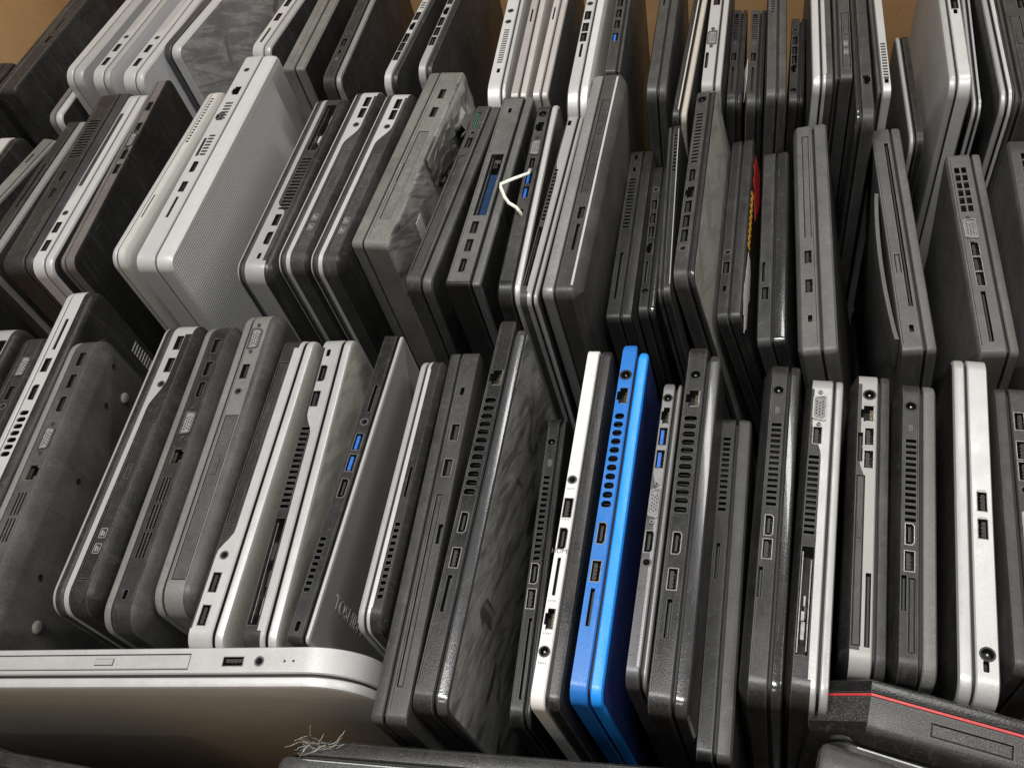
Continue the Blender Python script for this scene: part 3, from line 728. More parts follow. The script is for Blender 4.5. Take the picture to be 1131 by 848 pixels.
STRAP = [(-0.1868, 0.5363, 0.377), (-0.1845, 0.5231, 0.384), (-0.1927, 0.5104, 0.39), (-0.2015, 0.5022, 0.392), (-0.2011, 0.4992, 0.391), (-0.1974, 0.4924, 0.388), (-0.1932, 0.4875, 0.386), (-0.1872, 0.4847, 0.384), (-0.1844, 0.4839, 0.379), (-0.1837, 0.4832, 0.374)]
LINT = (-0.2269, 0.0868, 0.358)
LAPTOPS = [
  {'id': 'A1', 'side': 'L', 'label': 'dark laptop with silver rounded corner and open drive slot, cut off by the frame edge', 'x': -0.5728, 'y': 0.0989, 'rz': 5.46, 'L': 0.2617, 'W': 0.375, 'T': 0.03, 'base': 'dgry', 'rim': 'slv', 'face': 'blk', 'lt': 0.2, 'r': 14, 'trim': ('slv', 1), 'ports': [('bay', 0.1701, 0.2437, (0.3, 0.95))]},
  {'id': 'A2', 'side': 'L', 'label': 'dark grey laptop with a pale video port, squeezed behind the slim silver-edged one', 'x': -0.5367, 'y': 0.1037, 'rz': 5.86, 'L': 0.2466, 'W': 0.375, 'T': 0.0204, 'base': 'dgry', 'rim': 'blk', 'face': 'blk', 'lt': 0.25, 'r': 8, 'ports': [('vga', 0.2148, 0.5), ('usb', 0.1897, 0.5), ('audio', 0.1771, 0.5)]},
  {'id': 'A3', 'side': 'L', 'label': 'slim silver-edged laptop with black underside, tallest at far-left of the front row', 'x': -0.5155, 'y': 0.1635, 'rz': 7.13, 'L': 0.2405, 'W': 0.375, 'T': 0.026, 'base': 'blk', 'rim': 'slv', 'face': 'slv', 'lt': 0.18, 'c': 0.42, 'cin': 6, 'r': 14, 'bottom': 'cover', 'trim': ('slvw', 1), 'ports': [('sd', 0.1733, 0.2047, 0.45), ('usb', 0.1582, 0.45), ('hdmi', 0.1324, 0.45), ('vent', 0.0747, 0.1166, (0.2, 0.75), 'oval')]},
  {'id': 'A4', 'side': 'L', 'label': 'dusty charcoal laptop with its vented underside and round rubber feet facing us', 'x': -0.4778, 'y': 0.102, 'rz': 7.66, 'L': 0.2539, 'W': 0.375, 'T': 0.0293, 'base': 'dgryD', 'rim': 'gry', 'face': 'dgry', 'lt': 0.17, 'c': 0.34, 'cin': 13, 'r': 18, 'bottom': 'feet', 'under': 'dgryD', 'ports': [('usb', 0.2282, 0.55), ('usb', 0.2066, 0.55), ('hdmi', 0.1857, 0.52), ('vga', 0.1554, 0.55), ('rj45', 0.1274, 0.55), ('vent', 0.072, 0.1121, (0.25, 0.8), 'long')]},
  {'id': 'A5', 'side': 'L', 'label': 'silver-trimmed black laptop with closed optical drive beside the charcoal underside', 'x': -0.4129, 'y': 0.1365, 'rz': 4.6, 'L': 0.2352, 'W': 0.375, 'T': 0.0338, 'base': 'blkD', 'rim': 'slv', 'face': 'dgry', 'lt': 0.22, 'c': 0.3, 'cin': 10, 'r': 15, 'under': 'blkD', 'inner': 'dgry', 'stripe': 3.6, 'trim': ('slv', [(0.2664, 0.58), (0.1783, 0.58), (0.1508, 0.0), (-0.0118, 0.0)]), 'ports': [('usb', 0.2141, 0.33), ('usb', 0.1908, 0.33), ('audio', 0.1733, 0.3), ('odd', 0.0194, 0.1399, (0.16, 0.96))]},
  {'id': 'A6', 'side': 'L', 'label': 'dark grey laptop with five ports and long vent slots, third from silver-trimmed optical drive group', 'x': -0.3732, 'y': 0.1298, 'rz': 5.97, 'L': 0.2434, 'W': 0.375, 'T': 0.0274, 'base': 'dgry', 'rim': 'gry', 'face': 'dgry', 'lt': 0.18, 'c': 0.36, 'cin': 12, 'r': 16, 'under': 'dgryD', 'ports': [('usb', 0.2178, 0.5), ('usb', 0.1967, 0.5), ('hdmi', 0.1779, 0.5), ('vga', 0.1489, 0.5), ('rj45', 0.122, 0.52), ('vent', 0.0444, 0.1062, (0.15, 0.75), 'long'), ('lock', 0.0187, 0.4)], 'seam': 0.9},
  {'id': 'A7', 'side': 'L', 'label': 'thick grey laptop with pale video port at far end and plain drive cover below', 'x': -0.3421, 'y': 0.1454, 'rz': 6.01, 'L': 0.2407, 'W': 0.375, 'T': 0.0306, 'base': 'dgryD', 'rim': 'gry', 'face': 'dgry', 'lt': 0.18, 'c': 0.42, 'cin': 12, 'r': 16, 'under': 'dgryD', 'trim': ('gry', 1), 'ports': [('vga', 0.2107, 0.45), ('usb', 0.1805, 0.45), ('audio', 0.1628, 0.45), ('odd', 0.0189, 0.1425, (0.15, 0.95))], 'seam': 0.06},
  {'id': 'A8', 'side': 'R', 'label': 'silver-sided laptop with two USB ports and audio jack at its near end', 'x': -0.3113, 'y': 0.1245, 'rz': 4.46, 'L': 0.2363, 'W': 0.375, 'T': 0.0253, 'base': 'dgry', 'rim': 'slv', 'face': 'olive', 'lt': 0.24, 'c': 0.12, 'cin': 3, 'r': 12, 'stripe': 2.4, 'trim': ('slv', [(0.2661, 0.28), (0.0774, 0.28), (0.0604, 0.92), (-0.0108, 0.92)]), 'ports': [('odd', 0.0819, 0.2112, (0.36, 0.97)), ('audio', 0.0598, 0.45), ('usb', 0.0416, 0.48), ('usb', 0.0178, 0.48)]},
  {'id': 'A9', 'side': 'R', 'label': 'silver-sided laptop with louvred vent and gutted drive bay, dusty olive lid', 'x': -0.2761, 'y': 0.1282, 'rz': 5.66, 'L': 0.2354, 'W': 0.375, 'T': 0.0239, 'base': 'dgry', 'rim': 'slv', 'face': 'oliveD', 'lt': 0.26, 'c': 0.14, 'cin': 4, 'r': 12, 'stripe': 2.4, 'trim': ('slv', [(0.2649, 0.82), (0.1668, 0.82), (0.1484, 0.25), (-0.0106, 0.25)]), 'ports': [('lock', 0.2203, 0.5), ('hdmi', 0.2001, 0.52), ('usb', 0.1782, 0.55), ('vent', 0.0921, 0.1557, (0.36, 0.96), 'slat'), ('bay', 0.0153, 0.0857, (0.34, 0.98))]},
  {'id': 'A10', 'side': 'R', 'label': 'black laptop with two blue USB ports and brushed lid lettered in chrome', 'x': -0.2524, 'y': 0.1368, 'rz': 1.05, 'L': 0.2279, 'W': 0.375, 'T': 0.0151, 'base': 'blkD', 'rim': 'slv', 'face': 'gunlid', 'lt': 0.14, 'c': 0.14, 'cin': 3, 'r': 4, 'text': 'TOSHIBA', 'ports': [('sd', 0.1602, 0.1828, 0.35), ('audio', 0.1521, 0.4), ('usbb', 0.1363, 0.42), ('usbb', 0.1202, 0.42), ('hdmi', 0.1013, 0.42), ('vent', 0.0296, 0.0673, (0.45, 0.95), 'slat'), ('lock', 0.0087, 0.5)]},
  {'id': 'A11', 'side': 'L', 'label': 'small thin black laptop with twin silver rim lines and side grille', 'x': -0.2107, 'y': 0.1504, 'rz': 2.79, 'L': 0.197, 'W': 0.375, 'T': 0.0183, 'base': 'blkD', 'rim': 'slv', 'face': 'dgry', 'lt': 0.22, 'c': 0.3, 'cin': 5, 'r': 12, 'stripe': 1.8, 'trim': ('slv', [(0.2243, 0.1), (-0.0107, 0.1)]), 'ports': [('sd', 0.0856, 0.1074, 0.6), ('vent', 0.0171, 0.0685, (0.3, 0.85), 'slat')]},
  {'id': 'A12', 'side': 'L', 'label': 'thick matte charcoal business laptop with two USB ports and card cover', 'x': -0.1843, 'y': 0.1006, 'rz': 3.39, 'L': 0.2523, 'W': 0.375, 'T': 0.0217, 'base': 'gryD', 'rim': 'gryD', 'face': 'gryD', 'lt': 0.34, 'c': 0.06, 'cin': 1.5, 'r': 5, 'trim': ('gryD', 1), 'ports': [('lock', 0.2179, 0.45), ('usb', 0.1853, 0.5), ('usb', 0.1586, 0.5), ('panel', 0.0194, 0.1397, (0.2, 0.55)), ('sd', 0.1056, 0.1189, 0.85)], 'seam': 0.12},
  {'id': 'A13', 'side': 'R', 'label': 'large black laptop with oval vent holes and thickly dusted wiped lid', 'x': -0.1638, 'y': 0.1103, 'rz': 1.21, 'L': 0.2752, 'W': 0.375, 'T': 0.0209, 'base': 'blkS', 'rim': 'gunP', 'face': 'dustlid', 'lt': 0.33, 'c': 0.1, 'cin': 2.5, 'r': 10, 'lfo': 0.008, 'cap': 1, 'ports': [('rj45', 0.221, 0.45), ('vent', 0.1304, 0.2054, (0.2, 0.8), 'oval'), ('hdmi', 0.1123, 0.45), ('usb', 0.089, 0.45), ('sd', 0.0552, 0.078, 0.5)], 'lean': 1, 'seam': 0.92},
  {'id': 'A14', 'side': 'R', 'label': 'low all-black laptop with tall slatted vent beside the white-sided one', 'x': -0.1237, 'y': 0.1208, 'rz': 3.53, 'L': 0.2134, 'W': 0.33, 'T': 0.0145, 'base': 'blk', 'rim': 'blk', 'face': 'blk', 'lt': 0.2, 'c': 0.2, 'cin': 5, 'r': 10, 'ports': [('power', 0.1902, 0.4), ('btn', 0.1735, 0.4), ('vent', 0.1009, 0.1643, (0.2, 0.8), 'slat'), ('hdmi', 0.0928, 0.5), ('usb', 0.076, 0.5), ('sd', 0.0144, 0.0637, 0.3)], 'lean': 1.5, 'seam': 0.93},
  {'id': 'A15', 'side': 'R', 'label': 'white-sided laptop with small printed port legends next to the blue one', 'x': -0.101, 'y': 0.1211, 'rz': 0.92, 'L': 0.2399, 'W': 0.375, 'T': 0.017, 'base': 'blk', 'rim': 'blkS', 'face': 'blkS', 'lt': 0.42, 'c': 0.08, 'cin': 2, 'r': 8, 'trim': ('white', 1), 'ports': [('audio', 0.1371, 0.5), ('usb', 0.1178, 0.5), ('hdmi', 0.0975, 0.5), ('sd', 0.0621, 0.0854, 0.5), ('rj45', 0.0482, 0.42), ('power', 0.0297, 0.5)], 'legends': [(0.1308, 'mic'), (0.11, 'usb'), (0.0894, 'HDMI'), (0.0589, 'card'), (0.0399, 'lan'), (0.0232, 'dc')], 'lean': 2.5},
  {'id': 'A16', 'side': 'R', 'label': 'bright blue laptop with oval vent holes, standing beside the white-sided one', 'x': -0.0804, 'y': 0.1274, 'rz': 0.13, 'L': 0.2407, 'W': 0.375, 'T': 0.0181, 'base': 'blue', 'rim': 'blueL', 'face': 'bluedk', 'lt': 0.36, 'c': 0.07, 'cin': 2, 'r': 10, 'lfo': 0.006, 'gap': 0.0016, 'cap': 1, 'ports': [('power', 0.2115, 0.5), ('rj45', 0.1949, 0.5), ('vent', 0.1131, 0.1823, (0.22, 0.78), 'oval'), ('hdmi', 0.0971, 0.5), ('usb', 0.0732, 0.5), ('sd', 0.0405, 0.0627, 0.5)], 'lean': 3.5},
  {'id': 'A17', 'side': 'R', 'label': 'gunmetal laptop with two blue USB ports and curved port strip beside the blue one', 'x': -0.0551, 'y': 0.1391, 'rz': -0.35, 'L': 0.1988, 'W': 0.375, 'T': 0.0121, 'base': 'gun', 'rim': 'gunL', 'face': 'gun', 'lt': 0.2, 'c': 0.1, 'cin': 3, 'r': 10, 'cap': 1, 'trim': ('gunL', [(0.2237, 0.95), (0.1298, 0.95), (0.1125, 0.3), (-0.0094, 0.2)]), 'ports': [('power', 0.1865, 0.5), ('rj45', 0.1698, 0.5), ('usbb', 0.1544, 0.5), ('usbb', 0.1381, 0.5), ('vga', 0.1077, 0.68), ('hdmi', 0.083, 0.65), ('audio', 0.07, 0.65)], 'lean': 3.5},
  {'id': 'A18', 'side': 'R', 'label': 'black speckled laptop with oval vents and polished grey lid edge', 'x': -0.0375, 'y': 0.1277, 'rz': -0.43, 'L': 0.2406, 'W': 0.375, 'T': 0.0217, 'base': 'blkS', 'rim': 'gunP', 'face': 'blkD', 'lt': 0.33, 'c': 0.08, 'cin': 2, 'r': 10, 'lfo': 0.006, 'cap': 1, 'ports': [('power', 0.214, 0.5), ('rj45', 0.1956, 0.5), ('vent', 0.1137, 0.1833, (0.22, 0.78), 'oval'), ('hdmi', 0.0952, 0.5), ('usb', 0.0731, 0.5), ('sd', 0.0388, 0.0614, 0.5)], 'lean': 3.5, 'seam': 0.92},
  {'id': 'A19', 'side': 'R', 'label': 'low black laptop with fine grille and plain dusty lid edge', 'x': -0.014, 'y': 0.1194, 'rz': -0.01, 'L': 0.225, 'W': 0.325, 'T': 0.0199, 'base': 'blk', 'rim': 'gryD', 'face': 'gryD', 'lt': 0.42, 'c': 0.1, 'cin': 3, 'r': 6, 'trim': ('dgry', [(0.2519, 0.9), (0.1553, 0.9), (0.1299, 0.2), (-0.0093, 0.1)]), 'ports': [('vent', 0.1514, 0.2086, (0.25, 0.85), 'slat'), ('sd', 0.1057, 0.1299, 0.6)], 'lean': 3.3},
  {'id': 'A20', 'side': 'R', 'label': 'black laptop with slatted vent at far end and plain glossy near half, beside silver-striped one', 'x': 0.0085, 'y': 0.1502, 'rz': -1.46, 'L': 0.2341, 'W': 0.34, 'T': 0.0239, 'base': 'blkD', 'rim': 'blkP', 'face': 'blk', 'lt': 0.26, 'c': 0.36, 'cin': 9, 'r': 14, 'under': 'blkD', 'ports': [('power', 0.2073, 0.5), ('btn', 0.1912, 0.5), ('vent', 0.1193, 0.1819, (0.15, 0.8), 'slat'), ('hdmi', 0.1069, 0.5), ('usb', 0.0912, 0.5), ('sd', 0.0601, 0.0794, 0.8)], 'lean': 3, 'seam': 0.93},
  {'id': 'A21', 'side': 'R', 'label': 'black laptop with silver port strip, louvred vent and gaping empty drive bay', 'x': 0.0323, 'y': 0.1522, 'rz': -2.48, 'L': 0.2218, 'W': 0.34, 'T': 0.024, 'base': 'blkD', 'rim': 'slv', 'face': 'blk', 'lt': 0.2, 'c': 0.26, 'cin': 8, 'r': 14, 'under': 'blkD', 'stripe': 2.4, 'trim': ('slv', [(0.2468, 0.85), (0.1807, 0.85), (0.1554, 0.2), (-0.0096, 0.16)]), 'ports': [('vga', 0.1927, 0.45), ('usb', 0.1717, 0.5), ('vent', 0.1004, 0.1574, (0.3, 0.97), 'slat'), ('bay', 0.027, 0.0932, (0.25, 0.95))], 'lean': 2.5},
  {'id': 'A22', 'side': 'R', 'label': 'light grey laptop with network port, two USB ports and dusty drive cover', 'x': 0.0619, 'y': 0.174, 'rz': -2.43, 'L': 0.2041, 'W': 0.34, 'T': 0.0242, 'base': 'gryD', 'rim': 'gryD', 'face': 'gryD', 'lt': 0.24, 'c': 0.3, 'cin': 9, 'r': 12, 'under': 'blkD', 'trim': ('lgry', [(0.2295, 0.8), (0.1314, 0.8), (0.1211, 0.55), (-0.0099, 0.55)]), 'ports': [('power', 0.1836, 0.3), ('rj45', 0.1687, 0.35), ('usb', 0.1514, 0.35), ('usb', 0.1347, 0.35), ('sd', 0.1327, 0.1541, 0.88), ('odd', 0.0132, 0.123, (0.5, 0.98)), ('sd', 0.0101, 0.0584, 0.2)], 'legends': [(0.1764, 'p'), (0.1596, 'q'), (0.1433, 's')], 'lean': 2},
  {'id': 'A23', 'side': 'R', 'label': 'charcoal laptop with slatted vent and covered slot between light grey and silver ones', 'x': 0.0869, 'y': 0.1736, 'rz': -2.98, 'L': 0.1989, 'W': 0.34, 'T': 0.0252, 'base': 'dgry', 'rim': 'gry', 'face': 'dgry', 'lt': 0.3, 'c': 0.36, 'cin': 10, 'r': 12, 'under': 'blkD', 'ports': [('power', 0.1767, 0.5), ('btn', 0.1601, 0.5), ('vent', 0.0932, 0.1527, (0.15, 0.8), 'slat'), ('hdmi', 0.086, 0.5), ('usb', 0.0687, 0.5), ('panel', 0.0109, 0.0585, (0.15, 0.55)), ('sd', 0.0379, 0.0597, 0.88)], 'lean': 1.5, 'seam': 0.08},
  {'id': 'A24', 'side': 'L', 'label': 'bright silver laptop with two USB ports mid-side and round power jack near end', 'x': 0.1195, 'y': 0.1669, 'rz': -3.04, 'L': 0.2289, 'W': 0.34, 'T': 0.0206, 'base': 'slvw', 'rim': 'slvw', 'face': 'dgry', 'lt': 0.33, 'c': 0.1, 'cin': 3, 'r': 14, 'ports': [('usb', 0.1184, 0.5), ('usb', 0.1005, 0.5), ('power', 0.0258, 0.5), ('lock', 0.0115, 0.42)], 'legends': [(0.1257, 'k'), (0.1076, 'm')]},
  {'id': 'A25', 'side': 'L', 'label': 'dark grey laptop crowded with ports at the frame edge beside bright silver one', 'x': 0.1484, 'y': 0.1847, 'rz': -2.02, 'L': 0.1867, 'W': 0.34, 'T': 0.0227, 'base': 'gryD', 'rim': 'gryD', 'face': 'gryD', 'lt': 0.3, 'c': 0.1, 'cin': 3, 'r': 8, 'ports': [('usb', 0.1588, 0.3), ('usb', 0.1378, 0.3), ('usb', 0.1232, 0.3), ('audio', 0.1103, 0.3), ('vga', 0.0859, 0.4), ('vent', 0.0122, 0.0644, (0.2, 0.8), 'slat')], 'seam': 0.92},
  {'id': 'B0', 'side': 'R', 'label': 'laptop with pale rounded port strip cut off at the frame edge, middle row', 'x': -0.7431, 'y': 0.3603, 'rz': -0.22, 'L': 0.2414, 'W': 0.375, 'T': 0.0232, 'base': 'blk', 'rim': 'blk', 'face': 'blk', 'lt': 0.3, 'c': 0.1, 'cin': 2, 'r': 14, 'trim': ('lgry', 1), 'ports': [('audio', 0.214, 0.5), ('usb', 0.2007, 0.5)]},
  {'id': 'B00', 'side': 'R', 'label': 'dark laptop at the frame edge below the glossy corner one, hardly lit', 'x': -0.8351, 'y': 0.4055, 'rz': 1.28, 'L': 0.2713, 'W': 0.355, 'T': 0.0344, 'base': 'dgry', 'rim': 'dgry', 'face': 'blkD', 'lt': 0.3, 'c': 0.1, 'cin': 2, 'r': 12, 'ports': []},
  {'id': 'B1', 'side': 'R', 'label': 'greenish grey laptop with perforated side, below the glossy dark one in corner', 'x': -0.7218, 'y': 0.4129, 'rz': -10.03, 'L': 0.182, 'W': 0.375, 'T': 0.0198, 'base': 'gryG', 'rim': 'gryG', 'face': 'dgry', 'lt': 0.2, 'c': 0.3, 'cin': 6, 'r': 5, 'ports': [('sd', 0.1443, 0.1575, 0.5), ('audio', 0.0619, 0.5)]},
  {'id': 'B1b', 'side': 'R', 'label': 'dark striped laptop squeezed beside the one with side grille and drive latch', 'x': -0.6672, 'y': 0.4208, 'rz': 1.1, 'L': 0.1991, 'W': 0.375, 'T': 0.0201, 'base': 'dgry', 'rim': 'gry', 'face': 'dgry', 'lt': 0.36, 'c': 0.1, 'cin': 2, 'r': 8, 'ports': [('sd', 0.0722, 0.1338, 0.4)]},
  {'id': 'B2', 'side': 'R', 'label': 'dark grey laptop with slatted vent, two ports and long drive latch', 'x': -0.6294, 'y': 0.4218, 'rz': 4.52, 'L': 0.2442, 'W': 0.375, 'T': 0.0322, 'base': 'dgry', 'rim': 'gun', 'face': 'blk', 'lt': 0.28, 'c': 0.1, 'cin': 2, 'r': 12, 'ports': [('vent', 0.1403, 0.1964, (0.15, 0.85), 'slat'), ('hdmi', 0.1149, 0.5), ('usb', 0.0916, 0.5), ('odd', 0.0194, 0.0738, (0.1, 0.9))], 'seam': 0.93},
  {'id': 'B3', 'side': 'R', 'label': 'silver laptop with two USB ports and audio jack near its rounded end, middle row', 'x': -0.6034, 'y': 0.4202, 'rz': 3.54, 'L': 0.2428, 'W': 0.375, 'T': 0.0199, 'base': 'slv', 'rim': 'slv', 'face': 'dgry', 'lt': 0.38, 'c': 0.05, 'cin': 1, 'r': 14, 'trim': ('slvw', [(0.2969, 0.35), (0.1024, 0.35), (0.0786, 0.9), (-0.0206, 0.9)]), 'ports': [('odd', 0.1024, 0.206, (0.42, 0.9)), ('audio', 0.067, 0.5), ('usb', 0.0488, 0.5), ('usb', 0.0267, 0.5)]},
  {'id': 'B4', 'side': 'L', 'label': 'dark laptop with reddish port side and wide black face, left of silver woven one', 'x': -0.5786, 'y': 0.4251, 'rz': 5.39, 'L': 0.2585, 'W': 0.375, 'T': 0.0151, 'base': 'blkD', 'rim': 'gunR', 'face': 'blkD', 'lt': 0.25, 'c': 0.1, 'cin': 2, 'r': 10, 'under': 'blk', 'trim': ('gunR', 1), 'ports': [('usb', 0.2108, 0.5), ('usb', 0.1792, 0.5), ('vga', 0.1606, 0.5), ('usb', 0.1399, 0.5), ('usb', 0.1198, 0.5)]},
  {'id': 'B5', 'side': 'L', 'label': 'slim champagne silver laptop with fine vent row, behind the woven silver lid', 'x': -0.5317, 'y': 0.4323, 'rz': -0.52, 'L': 0.2298, 'W': 0.375, 'T': 0.0152, 'base': 'champ', 'rim': 'slv', 'face': 'champ', 'lt': 0.3, 'c': 0.3, 'cin': 6, 'r': 14, 'ports': [('vent', 0.1469, 0.213, (0.2, 0.75), 'slat'), ('usb', 0.1281, 0.5), ('usb', 0.1097, 0.5), ('hdmi', 0.0906, 0.5), ('sd', 0.0494, 0.0778, 0.5)]},
  {'id': 'B6', 'side': 'R', 'label': 'big silver laptop with woven-pattern lid standing tall in middle row', 'x': -0.4946, 'y': 0.428, 'rz': 1.2, 'L': 0.2894, 'W': 0.375, 'T': 0.0336, 'base': 'slvw', 'rim': 'slvw', 'face': 'weave', 'lt': 0.42, 'c': 0.05, 'cin': 1.5, 'r': 12, 'cap': 1, 'ports': [('audio', 0.2594, 0.5), ('rj45', 0.2268, 0.45), ('vent', 0.1836, 0.2103, (0.2, 0.7), 'slat'), ('rj45', 0.1889, 0.6), ('sd', 0.1329, 0.1578, 0.75), ('vent', 0.1329, 0.1629, (0.2, 0.6), 'slat'), ('hdmi', 0.1183, 0.5), ('usb', 0.0923, 0.5), ('sd', 0.0539, 0.0797, 0.5)]},
  {'id': 'B7', 'side': 'L', 'label': 'silver-edged laptop with broken open corner bay and louvred vent, middle row', 'x': -0.3959, 'y': 0.4195, 'rz': 0.23, 'L': 0.2246, 'W': 0.375, 'T': 0.0331, 'base': 'gryD', 'rim': 'slv', 'face': 'dgry', 'lt': 0.16, 'c': 0.3, 'cin': 9, 'r': 14, 'under': 'blkD', 'inner': 'dgry', 'stripe': 3.6, 'trim': ('slv', [(0.2734, 0.0), (0.0821, 0.0), (0.067, 0.75), (-0.019, 0.75)]), 'ports': [('bay', 0.1461, 0.211, (0.2, 0.95)), ('vent', 0.0713, 0.1366, (0.2, 0.9), 'slat'), ('usb', 0.0596, 0.45), ('hdmi', 0.0388, 0.45), ('lock', 0.0176, 0.4)]},
  {'id': 'B8', 'side': 'L', 'label': 'silver and grey laptop with closed drive beside the broken-bay one, first of matching pair', 'x': -0.365, 'y': 0.4309, 'rz': -1.0, 'L': 0.222, 'W': 0.375, 'T': 0.0292, 'base': 'gryD', 'rim': 'slv', 'face': 'dgry', 'lt': 0.18, 'c': 0.26, 'cin': 8, 'r': 14, 'under': 'blkD', 'inner': 'dgry', 'stripe': 3.6, 'trim': ('slvw', [(0.2709, 0.8), (0.1653, 0.8), (0.1411, 0.0), (-0.0192, 0.0)]), 'ports': [('usb', 0.2058, 0.42), ('usb', 0.184, 0.42), ('audio', 0.1678, 0.38), ('odd', 0.0187, 0.1339, (0.15, 0.97))]},
  {'id': 'B9', 'side': 'L', 'label': 'silver and grey laptop with closed drive beside thick torn one, second of matching pair', 'x': -0.3361, 'y': 0.4296, 'rz': -1.8, 'L': 0.2189, 'W': 0.375, 'T': 0.029, 'base': 'gryD', 'rim': 'slv', 'face': 'dgry', 'lt': 0.18, 'c': 0.26, 'cin': 8, 'r': 14, 'bottom': 'grille', 'under': 'blkD', 'inner': 'dgry', 'stripe': 3.6, 'trim': ('slvw', [(0.267, 0.8), (0.1654, 0.8), (0.1415, 0.0), (-0.0189, 0.0)]), 'ports': [('usb', 0.2029, 0.42), ('usb', 0.1814, 0.42), ('audio', 0.1654, 0.38), ('odd', 0.0087, 0.1321, (0.15, 0.97))]},
  {'id': 'B10', 'side': 'L', 'label': 'thick grey laptop with torn crumpled base cover and white sticker', 'x': -0.3041, 'y': 0.4524, 'rz': -2.91, 'L': 0.2208, 'W': 0.375, 'T': 0.0339, 'base': 'gryO', 'rim': 'gryO', 'face': 'gryO', 'lt': 0.3, 'c': 0.06, 'cin': 2, 'r': 6, 'torn': 1, 'under': 'dustlid', 'ports': [('usb', 0.1862, 0.5), ('usb', 0.161, 0.5), ('panel', 0.0281, 0.1355, (0.2, 0.7)), ('sd', 0.0726, 0.0949, 0.25)], 'seam': 0.1},
  {'id': 'B11', 'side': 'R', 'label': 'dark laptop with green circuit board peeking from slot and beige inner edge', 'x': -0.2542, 'y': 0.4123, 'rz': -3.2, 'L': 0.2132, 'W': 0.375, 'T': 0.0255, 'base': 'gryD', 'rim': 'dgryD', 'face': 'blkD', 'lt': 0.3, 'c': 0.3, 'cin': 8, 'r': 10, 'trim': ('beige', [(0.2595, 0.0), (-0.0178, 0.0)]), 'ports': [('sdg', 0.1775, 0.1989, 0.6), ('audio', 0.1716, 0.5), ('usb', 0.1589, 0.5), ('panel', 0.0128, 0.143, (0.3, 0.9))]},
  {'id': 'B12', 'side': 'R', 'label': 'boxy grey laptop with empty slot showing blue inside and HDMI port near end', 'x': -0.2161, 'y': 0.4134, 'rz': -0.03, 'L': 0.2181, 'W': 0.375, 'T': 0.0275, 'base': 'blk', 'rim': 'gryM', 'face': 'blk', 'lt': 0.24, 'c': 0.05, 'cin': 1.2, 'r': 3, 'endsdark': 1, 'trim': ('gryM', 1), 'ports': [('lock', 0.1987, 0.5), ('bayb', 0.0716, 0.1431, (0.12, 0.75)), ('usb', 0.0587, 0.5), ('usb', 0.0395, 0.5), ('hdmi', 0.019, 0.5)], 'lean': 1, 'seam': 0.93},
  {'id': 'B13', 'side': 'R', 'label': 'dark laptop with blue USB ports and video port under white strap', 'x': -0.1807, 'y': 0.4042, 'rz': 2.05, 'L': 0.222, 'W': 0.375, 'T': 0.0196, 'base': 'blkD', 'rim': 'slv', 'face': 'dgry', 'lt': 0.24, 'c': 0.25, 'cin': 6, 'r': 14, 'endsdark': 1, 'trim': ('gryD', 1), 'ports': [('power', 0.2032, 0.5), ('rj45', 0.1856, 0.5), ('vga', 0.1595, 0.5), ('hdmi', 0.1408, 0.5), ('usbb', 0.1227, 0.5), ('usbb', 0.1071, 0.5), ('lock', 0.085, 0.5)], 'lean': 1.5, 'seam': 0.93},
  {'id': 'B14', 'side': 'R', 'label': 'silver-sided laptop with louvred vent and smashed drive bay near end', 'x': -0.1642, 'y': 0.4003, 'rz': -0.9, 'L': 0.2062, 'W': 0.375, 'T': 0.0138, 'base': 'gryD', 'rim': 'slv', 'face': 'dgry', 'lt': 0.2, 'c': 0.1, 'cin': 3, 'r': 8, 'stripe': 2.4, 'trim': ('slv', [(0.2506, 0.85), (0.1485, 0.85), (0.1252, 0.22), (-0.0168, 0.22)]), 'ports': [('lock', 0.1953, 0.5), ('hdmi', 0.1771, 0.5), ('usb', 0.1583, 0.5), ('vent', 0.079, 0.1378, (0.3, 0.95), 'slat'), ('bay', 0.0129, 0.0732, (0.25, 0.95))], 'lean': 2},
  {'id': 'B15', 'side': 'L', 'label': 'tall charcoal laptop with optical drive and thin silver edge line, dusty underside', 'x': -0.1411, 'y': 0.4071, 'rz': -0.44, 'L': 0.254, 'W': 0.375, 'T': 0.0294, 'base': 'gryD', 'rim': 'slvl', 'face': 'dgry', 'lt': 0.3, 'c': 0.34, 'cin': 9, 'r': 8, 'edge': 'slvw', 'under': 'dgryD', 'trim': ('gryD', 1), 'ports': [('odd', 0.1019, 0.2159, (0.15, 0.85)), ('usb', 0.0811, 0.5), ('sd', 0.0424, 0.0695, 0.5)], 'lean': 2.5},
  {'id': 'B16', 'side': 'R', 'label': 'low dark laptop with slatted vent and cracked near end', 'x': -0.1087, 'y': 0.4343, 'rz': 1.14, 'L': 0.1962, 'W': 0.315, 'T': 0.0216, 'base': 'dgry', 'rim': 'dgry', 'face': 'dgryD', 'lt': 0.36, 'c': 0.15, 'cin': 4, 'r': 6, 'ports': [('lock', 0.1857, 0.5), ('lock', 0.1693, 0.5), ('vent', 0.0974, 0.1589, (0.2, 0.8), 'slat'), ('sd', 0.0202, 0.0707, 0.5)], 'lean': 5, 'seam': 0.92},
